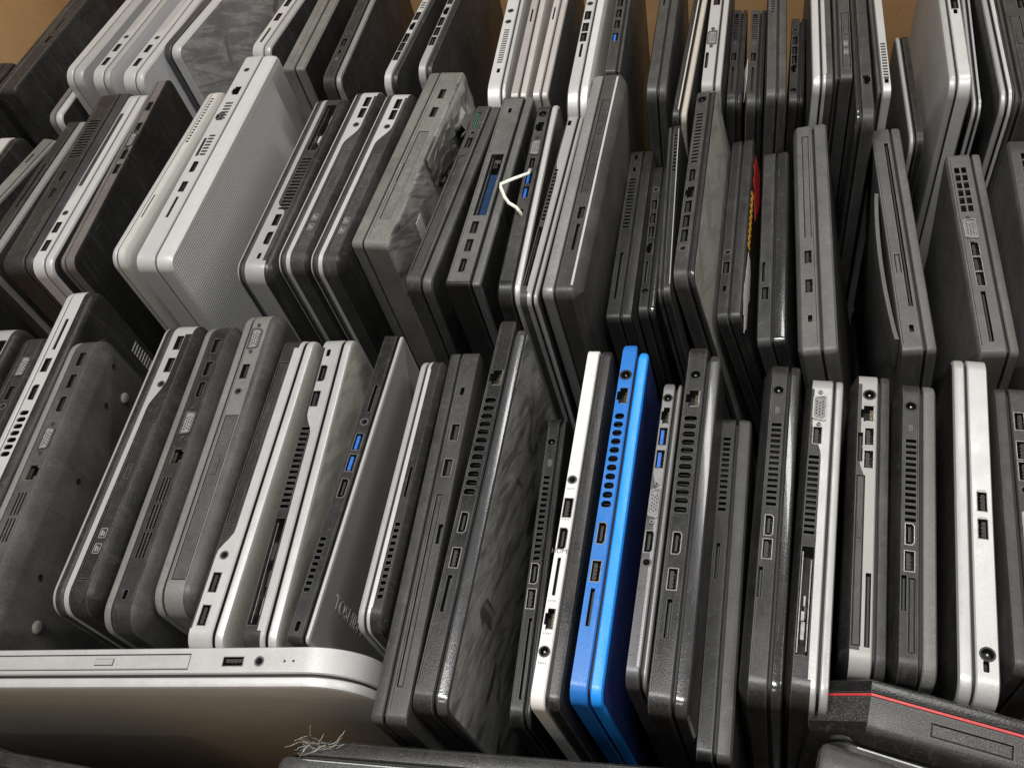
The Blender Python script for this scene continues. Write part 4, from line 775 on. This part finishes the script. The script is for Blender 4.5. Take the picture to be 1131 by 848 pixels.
  {'id': 'B17', 'side': 'R', 'label': 'dark laptop with row of ports and round jack, half hidden beside silver-striped one', 'x': -0.0894, 'y': 0.4497, 'rz': 1.76, 'L': 0.1723, 'W': 0.305, 'T': 0.0143, 'base': 'dgry', 'rim': 'blkP', 'face': 'blk', 'lt': 0.3, 'c': 0.15, 'cin': 4, 'r': 8, 'ports': [('audio', 0.1394, 0.5), ('usb', 0.1203, 0.5), ('usb', 0.1039, 0.5), ('usb', 0.0879, 0.5), ('rj45', 0.0691, 0.5), ('sd', 0.0312, 0.0549, 0.6), ('power', 0.0226, 0.5)], 'lean': 6, 'seam': 0.93},
  {'id': 'B18', 'side': 'L', 'label': 'thin dark laptop with fine grille and bright silver edge line', 'x': -0.0678, 'y': 0.4079, 'rz': 3.06, 'L': 0.1846, 'W': 0.375, 'T': 0.0096, 'base': 'dgry', 'rim': 'dgry', 'face': 'dgry', 'lt': 0.3, 'c': 0.1, 'cin': 2, 'r': 10, 'edge': 'slvw', 'trim': ('slvw', [(0.2262, 0.0), (-0.0162, 0.0)]), 'ports': [('vent', 0.1247, 0.169, (0.15, 0.8), 'slat')], 'lean': 7},
  {'id': 'B19', 'side': 'R', 'label': 'laptop with carbon-weave patterned lid standing beside red-stickered one', 'x': -0.0563, 'y': 0.4233, 'rz': -0.2, 'L': 0.2133, 'W': 0.375, 'T': 0.0153, 'base': 'gryD', 'rim': 'blkP', 'face': 'carbon', 'lt': 0.2, 'c': 0.1, 'cin': 2, 'r': 12, 'ports': [('power', 0.1966, 0.5), ('vent', 0.1192, 0.1794, (0.2, 0.8), 'slat'), ('hdmi', 0.1059, 0.5), ('rj45', 0.0871, 0.5), ('usb', 0.0717, 0.5), ('usb', 0.0566, 0.5), ('usb', 0.042, 0.5), ('audio', 0.0294, 0.5)], 'lean': 10},
  {'id': 'B20', 'side': 'R', 'label': 'dark laptop with red and yellow stickers on its lid', 'x': -0.0258, 'y': 0.4338, 'rz': -0.03, 'L': 0.2034, 'W': 0.32, 'T': 0.0193, 'base': 'dgry', 'rim': 'dgry', 'face': 'blkD', 'lt': 0.42, 'c': 0.2, 'cin': 5, 'r': 8, 'sticker': 1, 'ports': [('audio', 0.068, 0.5), ('usb', 0.0517, 0.5), ('lock', 0.0303, 0.5)], 'lean': 12.5, 'seam': 0.08},
  {'id': 'B21', 'side': 'R', 'label': 'plain dark laptop with two small ports near end beside red-stickered one', 'x': 0.0058, 'y': 0.4131, 'rz': 0.95, 'L': 0.2064, 'W': 0.32, 'T': 0.0213, 'base': 'gryD', 'rim': 'blkP', 'face': 'blkP', 'lt': 0.42, 'c': 0.15, 'cin': 3, 'r': 6, 'ports': [('sd', 0.0592, 0.0796, 0.7), ('usb', 0.0474, 0.5)], 'lean': 12, 'seam': 0.1},
  {'id': 'B22', 'side': 'R', 'label': 'thick grey business laptop with two USB ports and rounded near end', 'x': 0.0367, 'y': 0.3913, 'rz': 2.16, 'L': 0.2376, 'W': 0.34, 'T': 0.0267, 'base': 'gryM', 'rim': 'gryM', 'face': 'gryD', 'lt': 0.36, 'c': 0.25, 'cin': 6, 'r': 5, 'ports': [('panel', 0.1074, 0.2221, (0.2, 0.7)), ('usb', 0.0881, 0.5), ('usb', 0.0598, 0.5), ('lock', 0.0295, 0.5)], 'lean': 10, 'seam': 0.1},
  {'id': 'B23', 'side': 'R', 'label': 'thick grey laptop with scuffed drive caddy, leaning beside dark gap', 'x': 0.1013, 'y': 0.3948, 'rz': 3.81, 'L': 0.2278, 'W': 0.34, 'T': 0.0222, 'base': 'gryM', 'rim': 'gryM', 'face': 'gryD', 'lt': 0.3, 'c': 0.06, 'cin': 2, 'r': 5, 'loose': 1, 'ports': [('sd', 0.0392, 0.2083, 0.25), ('panel', 0.0711, 0.0886, (0.45, 0.75)), ('lock', 0.02, 0.4)], 'lean': 5, 'seam': 0.92},
  {'id': 'B24', 'side': 'R', 'label': 'grey laptop with square-hole grille and pale video port, middle row', 'x': 0.1495, 'y': 0.3955, 'rz': 2.47, 'L': 0.1949, 'W': 0.34, 'T': 0.0247, 'base': 'gryM', 'rim': 'gryM', 'face': 'gryM', 'lt': 0.24, 'c': 0.1, 'cin': 3, 'r': 5, 'ports': [('vent', 0.13, 0.179, (0.2, 0.85), 'hash'), ('vga', 0.1131, 0.55), ('usb', 0.0932, 0.5), ('usb', 0.079, 0.5), ('usb', 0.0651, 0.5), ('sd', 0.0101, 0.054, 0.5)], 'lean': 3, 'seam': 0.93},
  {'id': 'B25', 'side': 'R', 'label': 'grey laptop with grille cut off at the frame edge, middle row', 'x': 0.1873, 'y': 0.3908, 'rz': 0.52, 'L': 0.2142, 'W': 0.34, 'T': 0.0241, 'base': 'gryM', 'rim': 'gryM', 'face': 'gryM', 'lt': 0.24, 'c': 0.1, 'cin': 3, 'r': 5, 'ports': [('vent', 0.1386, 0.1988, (0.1, 0.6), 'hash')]},
  {'id': 'C1', 'side': 'L', 'label': 'dusty black laptop in the corner with its broad face against the cardboard', 'x': -0.7971, 'y': 0.6711, 'rz': -1.29, 'L': 0.225, 'W': 0.375, 'T': 0.0281, 'base': 'blkD', 'rim': 'dgry', 'face': 'dgry', 'lt': 0.3, 'c': 0.08, 'cin': 2, 'r': 6, 'trim': ('dgry', 1), 'ports': [('sd', 0.1067, 0.131, 0.4), ('usb', 0.0897, 0.5)]},
  {'id': 'C1b', 'side': 'R', 'label': 'small dark laptop corner with pinkish rim low between corner and silver ones', 'x': -0.7491, 'y': 0.6605, 'rz': -0.02, 'L': 0.225, 'W': 0.345, 'T': 0.0158, 'base': 'gunR', 'rim': 'slv', 'face': 'blk', 'lt': 0.5, 'c': 0.1, 'cin': 2, 'r': 12, 'ports': []},
  {'id': 'C2', 'side': 'R', 'label': 'first of three matching silver laptops, its near end showing no ports', 'x': -0.7236, 'y': 0.6913, 'rz': -4.54, 'L': 0.225, 'W': 0.375, 'T': 0.02, 'base': 'slv', 'rim': 'slv', 'face': 'alu', 'lt': 0.5, 'c': 0.1, 'cin': 2, 'r': 16, 'ports': []},
  {'id': 'C3', 'side': 'R', 'label': 'middle one of three matching silver laptops with two USB ports', 'x': -0.6857, 'y': 0.6859, 'rz': -4.1, 'L': 0.225, 'W': 0.375, 'T': 0.0213, 'base': 'slv', 'rim': 'slv', 'face': 'alu', 'lt': 0.34, 'c': 0.05, 'cin': 1, 'r': 16, 'trim': ('slvw', [(0.1398, 0.3), (0.0886, 0.3), (0.0721, 1), (-0.0296, 1)]), 'ports': [('audio', 0.0705, 0.45), ('usb', 0.0512, 0.5), ('usb', 0.0275, 0.5)]},
  {'id': 'C4', 'side': 'R', 'label': 'third of three matching silver laptops, next to black-lidded one', 'x': -0.6437, 'y': 0.6803, 'rz': -4.15, 'L': 0.225, 'W': 0.375, 'T': 0.0243, 'base': 'slv', 'rim': 'slv', 'face': 'alu', 'lt': 0.34, 'c': 0.05, 'cin': 1, 'r': 16, 'trim': ('slvw', [(0.1408, 0.3), (0.0904, 0.3), (0.0741, 1), (-0.0291, 1)]), 'ports': [('audio', 0.0709, 0.45), ('usb', 0.0519, 0.5), ('usb', 0.0286, 0.5)]},
  {'id': 'C5', 'side': 'R', 'label': 'laptop with bright silver rim and dark hand-smudged lid, back row', 'x': -0.618, 'y': 0.7272, 'rz': -8.19, 'L': 0.225, 'W': 0.375, 'T': 0.0201, 'base': 'gun', 'rim': 'slvw', 'face': 'smudge', 'lt': 0.5, 'c': 0.1, 'cin': 2, 'r': 12, 'ports': []},
  {'id': 'C6', 'side': 'R', 'label': 'silver-grey laptop with several side ports behind woven silver lid', 'x': -0.5087, 'y': 0.7183, 'rz': -5.1, 'L': 0.225, 'W': 0.375, 'T': 0.0247, 'base': 'slv', 'rim': 'slv', 'face': 'dgry', 'lt': 0.3, 'c': 0.25, 'cin': 6, 'r': 12, 'trim': ('lgry', 1), 'ports': [('usb', 0.083, 0.5), ('usb', 0.0576, 0.5), ('sd', 0.0118, 0.039, 0.5)]},
  {'id': 'C7', 'side': 'R', 'label': 'olive grey laptop with square corner and battery notch, back row', 'x': -0.4566, 'y': 0.6858, 'rz': 0.71, 'L': 0.225, 'W': 0.375, 'T': 0.0232, 'base': 'gryO', 'rim': 'gryO', 'face': 'blkD', 'lt': 0.4, 'c': 0.05, 'cin': 1, 'r': 4, 'ports': [], 'seam': 0.4},
  {'id': 'C8', 'side': 'R', 'label': 'dark laptop with rounded end and small pale latch, back row', 'x': -0.4089, 'y': 0.6633, 'rz': 1.53, 'L': 0.225, 'W': 0.375, 'T': 0.0186, 'base': 'dgry', 'rim': 'gry', 'face': 'blkD', 'lt': 0.28, 'c': 0.05, 'cin': 1, 'r': 12, 'ports': [('audio', 0.0776, 0.5), ('usb', 0.0612, 0.5), ('lock', 0.0465, 0.5), ('btn', 0.035, 0.5)], 'seam': 0.93},
  {'id': 'C9', 'side': 'R', 'label': 'black laptop with curved silver side and open ports, first of twins in back row', 'x': -0.3486, 'y': 0.6623, 'rz': -3.16, 'L': 0.225, 'W': 0.375, 'T': 0.0136, 'base': 'slv', 'rim': 'blk', 'face': 'blkD', 'lt': 0.36, 'c': 0.05, 'cin': 1, 'r': 14, 'ports': [('vent', 0.1119, 0.1243, (0.1, 0.8), 'slat'), ('usb', 0.0997, 0.5), ('rj45', 0.0832, 0.5), ('hdmi', 0.0641, 0.5), ('usb', 0.0497, 0.5), ('usb', 0.0356, 0.5)]},
  {'id': 'C10', 'side': 'R', 'label': 'black laptop with curved silver side and open ports, second of twins in back row', 'x': -0.317, 'y': 0.6738, 'rz': -1.64, 'L': 0.225, 'W': 0.375, 'T': 0.0137, 'base': 'slv', 'rim': 'blk', 'face': 'blkD', 'lt': 0.36, 'c': 0.05, 'cin': 1, 'r': 14, 'ports': [('usb', 0.1121, 0.5), ('rj45', 0.094, 0.5), ('hdmi', 0.0764, 0.5), ('usb', 0.0605, 0.5), ('usb', 0.0449, 0.5)]},
  {'id': 'C11', 'side': 'R', 'label': 'white-silver laptop with ribbed vent and smooth curved end, back row', 'x': -0.2387, 'y': 0.6316, 'rz': 3.83, 'L': 0.225, 'W': 0.375, 'T': 0.0175, 'base': 'slvw', 'rim': 'slv', 'face': 'champ', 'lt': 0.2, 'c': 0.1, 'cin': 3, 'r': 20, 'ports': [('audio', 0.1302, 0.5), ('audio', 0.1124, 0.5), ('vent', 0.048, 0.1008, (0.2, 0.7), 'slat'), ('lock', 0.0373, 0.4)]},
  {'id': 'C12', 'side': 'R', 'label': 'rose-silver tapered laptop beside curved white-silver one', 'x': -0.2168, 'y': 0.6318, 'rz': 3.21, 'L': 0.225, 'W': 0.375, 'T': 0.0146, 'base': 'rose', 'rim': 'rose', 'face': 'rose', 'lt': 0.4, 'c': 0.1, 'cin': 3, 'r': 6, 'ports': [('sd', 0.11, 0.1306, 0.5)]},
  {'id': 'C13', 'side': 'R', 'label': 'rose-silver tapered laptop with dark face beside rounded white one', 'x': -0.1974, 'y': 0.6316, 'rz': 2.23, 'L': 0.225, 'W': 0.375, 'T': 0.0137, 'base': 'rose', 'rim': 'rose', 'face': 'dgry', 'lt': 0.4, 'c': 0.1, 'cin': 3, 'r': 6, 'ports': [('sd', 0.1114, 0.1318, 0.5)]},
  {'id': 'C14', 'side': 'R', 'label': 'rounded white-silver laptop with three ports and slot, back row', 'x': -0.1644, 'y': 0.6193, 'rz': 1.82, 'L': 0.225, 'W': 0.375, 'T': 0.0196, 'base': 'slvw', 'rim': 'slvw', 'face': 'oliveL', 'lt': 0.36, 'c': 0.2, 'cin': 6, 'r': 26, 'ports': [('audio', 0.146, 0.5), ('usb', 0.1271, 0.5), ('usb', 0.1087, 0.5), ('usb', 0.0935, 0.5), ('sd', 0.064, 0.084, 0.5)]},
  {'id': 'C15', 'side': 'R', 'label': 'grey laptop with single blue USB port and tall dusty face, back row', 'x': -0.1373, 'y': 0.6612, 'rz': 2.29, 'L': 0.225, 'W': 0.375, 'T': 0.0136, 'base': 'gryD', 'rim': 'gryD', 'face': 'gryD', 'lt': 0.2, 'c': 0.05, 'cin': 1, 'r': 3, 'ports': [('usb', 0.1025, 0.5), ('usb', 0.0854, 0.5), ('usb', 0.0686, 0.5), ('usbb', 0.0494, 0.5)], 'seam': 0.9},
  {'id': 'C16', 'side': 'R', 'label': 'dark grey wedge-shaped laptop beside beige-striped one, back row', 'x': -0.0973, 'y': 0.6306, 'rz': 0.87, 'L': 0.225, 'W': 0.375, 'T': 0.0185, 'base': 'gryD', 'rim': 'gryD', 'face': 'gryD', 'lt': 0.36, 'c': 0.2, 'cin': 5, 'r': 12, 'ports': [('usb', 0.1529, 0.5), ('sd', 0.125, 0.1444, 0.5)], 'seam': 0.9},
  {'id': 'C17', 'side': 'R', 'label': 'dark laptop with two beige edge stripes and grille end, back row', 'x': -0.0753, 'y': 0.599, 'rz': -1.57, 'L': 0.225, 'W': 0.375, 'T': 0.0132, 'base': 'dgry', 'rim': 'beige', 'face': 'dgry', 'lt': 0.35, 'c': 0.3, 'cin': 6, 'r': 8, 'trim': ('beige', [(0.1616, 0.25), (-0.0222, 0.25)]), 'ports': [('vent', 0.1204, 0.1588, (0.4, 0.95), 'slat')]},
  {'id': 'C18', 'side': 'R', 'label': 'pale-sided laptop with projecting video port, back row', 'x': -0.052, 'y': 0.6365, 'rz': 0.29, 'L': 0.225, 'W': 0.375, 'T': 0.0163, 'base': 'lgry', 'rim': 'lgry', 'face': 'gryD', 'lt': 0.3, 'c': 0.05, 'cin': 1, 'r': 8, 'ports': [('usb', 0.1374, 0.4), ('usb', 0.1207, 0.4), ('vga', 0.0653, 0.7), ('sd', 0.0235, 0.0453, 0.8)]},
  {'id': 'C19', 'side': 'R', 'label': 'small netbook with ribbed vent and chrome end, first of two beside dark gap', 'x': -0.0361, 'y': 0.6902, 'rz': 0.76, 'L': 0.1541, 'W': 0.315, 'T': 0.0139, 'base': 'gryD', 'rim': 'dgry', 'face': 'blk', 'lt': 0.3, 'c': 0.05, 'cin': 1, 'r': 14, 'ports': [('lock', 0.1463, 0.5), ('vent', 0.0954, 0.1371, (0.1, 0.9), 'slat'), ('btn', 0.0896, 0.5), ('usb', 0.0683, 0.5), ('sd', 0.0129, 0.053, 0.5)]},
  {'id': 'C20', 'side': 'R', 'label': 'small netbook with ribbed vent and torn paper tag, second of two', 'x': -0.018, 'y': 0.6893, 'rz': 0.85, 'L': 0.1531, 'W': 0.315, 'T': 0.0144, 'base': 'gryD', 'rim': 'dgry', 'face': 'blk', 'lt': 0.3, 'c': 0.05, 'cin': 1, 'r': 14, 'tag': 1, 'ports': [('lock', 0.1453, 0.5), ('vent', 0.0948, 0.1362, (0.1, 0.9), 'slat'), ('btn', 0.089, 0.5), ('usb', 0.0679, 0.5), ('sd', 0.0128, 0.0527, 0.5)]},
  {'id': 'C21', 'side': 'R', 'label': 'plain grey laptop with beaded rim and grille at far end, back row', 'x': 0.0004, 'y': 0.6203, 'rz': 1.42, 'L': 0.225, 'W': 0.375, 'T': 0.0163, 'base': 'gryD', 'rim': 'gryD', 'face': 'dgry', 'lt': 0.4, 'c': 0.1, 'cin': 2, 'r': 10, 'ports': [('vent', 0.1139, 0.133, (0.2, 0.7), 'slat')], 'seam': 0.3},
  {'id': 'C22', 'side': 'R', 'label': 'low dark laptop with four ports and round jack, back row', 'x': 0.0177, 'y': 0.6771, 'rz': 0.09, 'L': 0.1292, 'W': 0.325, 'T': 0.0128, 'base': 'blkD', 'rim': 'blk', 'face': 'blk', 'lt': 0.3, 'c': 0.05, 'cin': 1, 'r': 10, 'trim': ('gryD', 1), 'ports': [('audio', 0.1047, 0.5), ('usb', 0.0878, 0.5), ('usb', 0.0726, 0.5), ('usb', 0.0591, 0.5), ('rj45', 0.0459, 0.5), ('power', 0.0099, 0.5)]},
  {'id': 'C23', 'side': 'L', 'label': 'laptop with two parallel silver rim lines and grey drive flap, back row', 'x': 0.0366, 'y': 0.6344, 'rz': 1.45, 'L': 0.225, 'W': 0.375, 'T': 0.0172, 'base': 'gryD', 'rim': 'slv', 'face': 'gryD', 'lt': 0.36, 'c': 0.2, 'cin': 6, 'r': 12, 'stripe': 1.8, 'trim': ('slv', [(0.1151, 0.14), (-0.0226, 0.14)]), 'ports': []},
  {'id': 'C24', 'side': 'L', 'label': 'grey laptop with projecting printed drive cover, back row', 'x': 0.0517, 'y': 0.6403, 'rz': 1.02, 'L': 0.225, 'W': 0.375, 'T': 0.0138, 'base': 'gryD', 'rim': 'gryD', 'face': 'gryD', 'lt': 0.1, 'c': 0.06, 'cin': 2, 'r': 5, 'ports': [('odd', 0.0116, 0.0887, (0.15, 0.95))]},
  {'id': 'C25', 'side': 'L', 'label': 'dark glossy laptop with one square network port, back row', 'x': 0.0678, 'y': 0.5887, 'rz': 1.26, 'L': 0.225, 'W': 0.375, 'T': 0.0146, 'base': 'gryD', 'rim': 'blkP', 'face': 'blkP', 'lt': 0.2, 'c': 0.2, 'cin': 5, 'r': 14, 'ports': [('rj45', 0.0484, 0.4)], 'seam': 0.1},
  {'id': 'C26', 'side': 'L', 'label': 'silver-sided laptop with ribbed vent and two dark ports, back row', 'x': 0.0816, 'y': 0.6218, 'rz': 1.84, 'L': 0.225, 'W': 0.375, 'T': 0.0111, 'base': 'slv', 'rim': 'gryD', 'face': 'dgry', 'lt': 0.25, 'c': 0.1, 'cin': 2, 'r': 8, 'trim': ('slv', 1), 'ports': [('usb', 0.1033, 0.5), ('usb', 0.0898, 0.5), ('vga', 0.0717, 0.5), ('vent', 0.015, 0.0623, (0.15, 0.85), 'slat'), ('lock', 0.0085, 0.5)]},
  {'id': 'C27', 'side': 'L', 'label': 'dark thin laptop with single curved silver rim line, low in back row', 'x': 0.1112, 'y': 0.608, 'rz': 2.51, 'L': 0.15, 'W': 0.335, 'T': 0.0109, 'base': 'blk', 'rim': 'slv', 'face': 'gryD', 'lt': 0.3, 'c': 0.1, 'cin': 2, 'r': 14, 'ports': [('usb', 0.1353, 0.5), ('usb', 0.1235, 0.5)]},
  {'id': 'C28', 'side': 'L', 'label': 'large brushed silver laptop with wide scratched lid facing the gap', 'x': 0.137, 'y': 0.6262, 'rz': 0.62, 'L': 0.225, 'W': 0.375, 'T': 0.0174, 'base': 'slvw', 'rim': 'slvw', 'face': 'brushed', 'lt': 0.3, 'c': 0.2, 'cin': 4, 'r': 14, 'ports': [('usb', 0.1058, 0.5), ('lock', 0.0955, 0.5)]},
  {'id': 'C29', 'side': 'L', 'label': 'thin black laptop with twin chrome corner lines behind brushed silver lid', 'x': 0.1516, 'y': 0.623, 'rz': -0.9, 'L': 0.225, 'W': 0.355, 'T': 0.0061, 'base': 'blk', 'rim': 'slvw', 'face': 'blk', 'lt': 0.4, 'c': 0.1, 'cin': 2, 'r': 12, 'stripe': 1.8, 'trim': ('slvw', [(0.145, 0.15), (-0.0213, 0.15)]), 'ports': []},
  {'id': 'C30', 'side': 'L', 'label': 'black laptop with pale silver double edge, beside drive-fronted one at frame edge', 'x': 0.1676, 'y': 0.6053, 'rz': 1.31, 'L': 0.225, 'W': 0.375, 'T': 0.0095, 'base': 'dgry', 'rim': 'slv', 'face': 'blkD', 'lt': 0.4, 'c': 0.1, 'cin': 2, 'r': 16, 'stripe': 1.8, 'trim': ('slvw', [(0.1302, 0.4), (0.1049, 0.4), (0.0975, 0.2), (-0.0206, 0.2)]), 'ports': []},
  {'id': 'C31', 'side': 'L', 'label': 'grey laptop with outlined drive cover at the upper frame corner', 'x': 0.1836, 'y': 0.6048, 'rz': 0.78, 'L': 0.225, 'W': 0.375, 'T': 0.0229, 'base': 'gryD', 'rim': 'gryD', 'face': 'gryD', 'lt': 0.1, 'c': 0.1, 'cin': 3, 'r': 12, 'ports': [('usb', 0.1227, 0.75), ('odd', 0.0147, 0.1065, (0.1, 0.6))]},
  {'id': 'B01', 'side': 'R', 'label': 'black filler laptop added against the cardboard to darken the gap under the corner one', 'x': -0.854, 'y': 0.475, 'rz': 0, 'L': 0.272, 'W': 0.362, 'T': 0.03, 'base': 'blk', 'rim': 'blk', 'face': 'blk', 'lt': 0.3, 'c': 0.1, 'cin': 2, 'r': 10, 'ports': []},  # added to cover the brown wall so this gap looks dark
  {'id': 'D1', 'side': 'R', 'label': 'silver laptop laid across the front with dusty bronze lid facing us', 'x': -0.5413, 'y': 0.0798, 'rz': -81.69, 'L': 0.34, 'W': 0.375, 'T': 0.0235, 'base': 'slv', 'rim': 'slv', 'face': 'bronze', 'lt': 0.26, 'c': 0.05, 'cin': 1.2, 'r': 38, 'ports': [('odd', 0.065, 0.2299, (0.12, 0.8)), ('usb', 0.2576, 0.45), ('audio', 0.274, 0.45), ('led', 0.2897, 0.45), ('led', 0.2952, 0.45)]},
  {'id': 'D2', 'side': 'L', 'label': 'black laptop laid across the front with frayed lint at its hinge', 'x': -0.2448, 'y': 0.0741, 'rz': -85.32, 'L': 0.25, 'W': 0.355, 'T': 0.03, 'base': 'blkS', 'rim': 'blkS', 'face': 'blkD', 'lt': 0.3, 'c': 0.2, 'cin': 4, 'r': 10, 'edge': 'dgry', 'trim': ('slv', [(-0.1, 0.03), (0.4, 0.03)]), 'ports': [('sd', 0.1409, 0.1653, 0.3), ('usb', 0.1787, 0.3), ('panel', 0.0348, 0.131, (0.2, 0.7))]},
  {'id': 'D0', 'side': 'L', 'label': 'dark laptop edge barely showing in the lower frame corner under bronze-lidded one', 'x': -0.5988, 'y': 0.0388, 'rz': -89.69, 'L': 0.25, 'W': 0.345, 'T': 0.03, 'base': 'dgry', 'rim': 'dgry', 'face': 'dgry', 'lt': 0.3, 'c': 0.1, 'cin': 2, 'r': 10, 'ports': [('sd', 0.1628, 0.1784, 0.5)]},
  {'id': 'D3', 'side': 'L', 'label': 'black chamfered gaming laptop with red accent line across the front', 'x': 0.0367, 'y': 0.1576, 'rz': -98.63, 'L': 0.26, 'W': 0.345, 'T': 0.034, 'base': 'gryS', 'under': 'blk', 'rim': 'blkG', 'face': 'blkG', 'lt': 0.24, 'c': 0.42, 'cin': 13, 'r': 28, 'seg': 1, 'gap': 0.0015, 'screen': ('red', 0.0003), 'ports': [('panel', 0.0577, 0.0959, (0.35, 0.9))]},
  {'id': 'D4', 'side': 'L', 'label': 'black laptop with silver edge line and screw, in front of red-lined one', 'x': 0.0439, 'y': 0.1295, 'rz': -99.65, 'L': 0.25, 'W': 0.335, 'T': 0.028, 'base': 'blkD', 'under': 'blk', 'rim': 'blkD', 'face': 'blkD', 'lt': 0.1, 'c': 0.3, 'cin': 8, 'r': 14, 'trim': ('slv', [(-0.1, 0.05), (0.4, 0.05)]), 'ports': [('power', 0.0316, 0.55), ('panel', 0.0413, 0.0751, (0.5, 0.8))]},
]

# ------------------------------------------------------------------ the setting: floor and the cardboard bin
m = MB(); m.box(-6, 6, -6, 6, -.2, -.16); fl = link('floor', m.mesh('floor', ['concrete'])); fl['kind'] = 'structure'
bin_root = bpy.data.objects.new('cardboard_box', None); COL.objects.link(bin_root)
bin_root['label'] = 'large brown cardboard bin holding all the laptops'; bin_root['category'] = 'box'
BX0, BX1, BY0, BY1, BT = -.872, .275, -.03, .958, .58
def panel(name, x0, x1, y0, y1, z0, z1):
    m = MB(); m.box(x0, x1, y0, y1, z0, z1); return link(name, m.mesh(name, ['cardboard']), bin_root)
panel('bottom_panel', BX0, BX1, BY0, BY1, -.036, -.0285)
panel('wall_panel', BX0 - .008, BX0 - .0005, BY0, BY1, -.036, BT)
panel('wall_panel', BX1 + .0005, BX1 + .008, BY0, BY1, -.036, BT)
panel('wall_panel', BX0 - .008, BX1 + .008, BY1 + .0005, BY1 + .008, -.036, BT)
panel('wall_panel', BX0 - .008, BX1 + .008, BY0 - .008, BY0 - .0005, -.036, BT)

roots = {}
for i in range(3):                                    # filler layer added under the standing laptops so the gaps look black
    for j in range(4):
        o = laptop(dict(id='F%d%d' % (i, j), side='R', label='black filler laptop added flat at the bottom of the bin to darken the gaps', x=0, y=0, rz=0, L=.238, W=.372, T=.027, base='blk', rim='blk', face='blk', lt=.3, r=10, ports=[]),
               (BX0 + .006 + i * .3795, BY0 + .006 + j * .2455, -.0145))
for d in LAPTOPS:
    roots[d['id']] = laptop(d)

# ------------------------------------------------------------------ small loose things
def ribbon(name, pts, w, mt, label, cat):
    V = []; F = []
    for k, p in enumerate(pts):
        a = Vector(pts[max(k - 1, 0)]); b = Vector(pts[min(k + 1, len(pts) - 1)]); t = (b - a).normalized()
        n = t.cross(Vector((.2, -.5, .8))).normalized()
        V += [tuple(Vector(p) - n * w / 2), tuple(Vector(p) + n * w / 2)]
    for k in range(len(pts) - 1): F.append((2*k, 2*k + 1, 2*k + 3, 2*k + 2))
    o = mesh_obj(name, V, F, [mt]); o.modifiers.new('thickness', 'SOLIDIFY').thickness = .0009
    o['label'] = label; o['category'] = cat
    return o
ribbon('plastic_strap', STRAP, .0024, 'strap', 'bent white plastic strap hooked over the blue USB ports', 'strap')
def lint(name, centre, n, size, label):
    rr = random.Random(11); m = MB()
    for q in range(n):
        p = Vector(centre) + Vector((rr.gauss(0, size), rr.gauss(0, size * .3), rr.gauss(0, size * .12)))
        dv = Vector((rr.choice((-1, 1)), rr.uniform(-.5, .5), rr.uniform(-.1, .15))).normalized(); w = rr.uniform(.00008, .00018)
        k = rr.randint(6, 16); prev = None
        for j in range(k):
            dv = (dv + Vector((rr.uniform(-.3, .3), rr.uniform(-.35, .35), rr.uniform(-.34, .24)))).normalized(); p = p + dv * .0011
            ring = [tuple(p + Vector((w * math.cos(a), w * math.sin(a) * .6, w * math.sin(a)))) for a in (0, 2.1, 4.2)]
            if prev: m.add(prev + ring, [(0, 1, 4, 3), (1, 2, 5, 4), (2, 0, 3, 5)])
            prev = ring
    o = link(name, m.mesh(name, ['fibre'], True)); o['label'] = label; o['category'] = 'lint'
lint('lint_tuft', LINT, 30, .0055, 'frayed beige lint tuft caught at the hinge of the black laptop laid across the front')
for key, w_, h_, l_ in (('D2', .017, .010, .014), ('D4', .020, .012, .034)):     # rounded hinge barrels
    R_ = roots[key]; dd = [d for d in LAPTOPS if d['id'] == key][0]
    V = []; F = []; n = 16
    for j, (yy, q) in enumerate(((-.004, .55), (-.0025, .86), (0, 1), (l_ - .002, 1), (l_, .9))):
        for k in range(n):
            a = 2 * math.pi * k / n; V.append((w_ / 2 * q * math.copysign(abs(math.cos(a)) ** .6, math.cos(a)) + dd['T'] * .12, yy, dd['W'] - .004 + h_ / 2 * q * math.copysign(abs(math.sin(a)) ** .6, math.sin(a))))
    for j in range(4):
        for k in range(n): F.append((j*n + k, j*n + (k+1) % n, (j+1)*n + (k+1) % n, (j+1)*n + k))
    F += [tuple(range(n - 1, -1, -1)), tuple(range(4*n, 5*n))]
    mesh_obj('hinge_barrel', V, F, ['gryD'], R_)
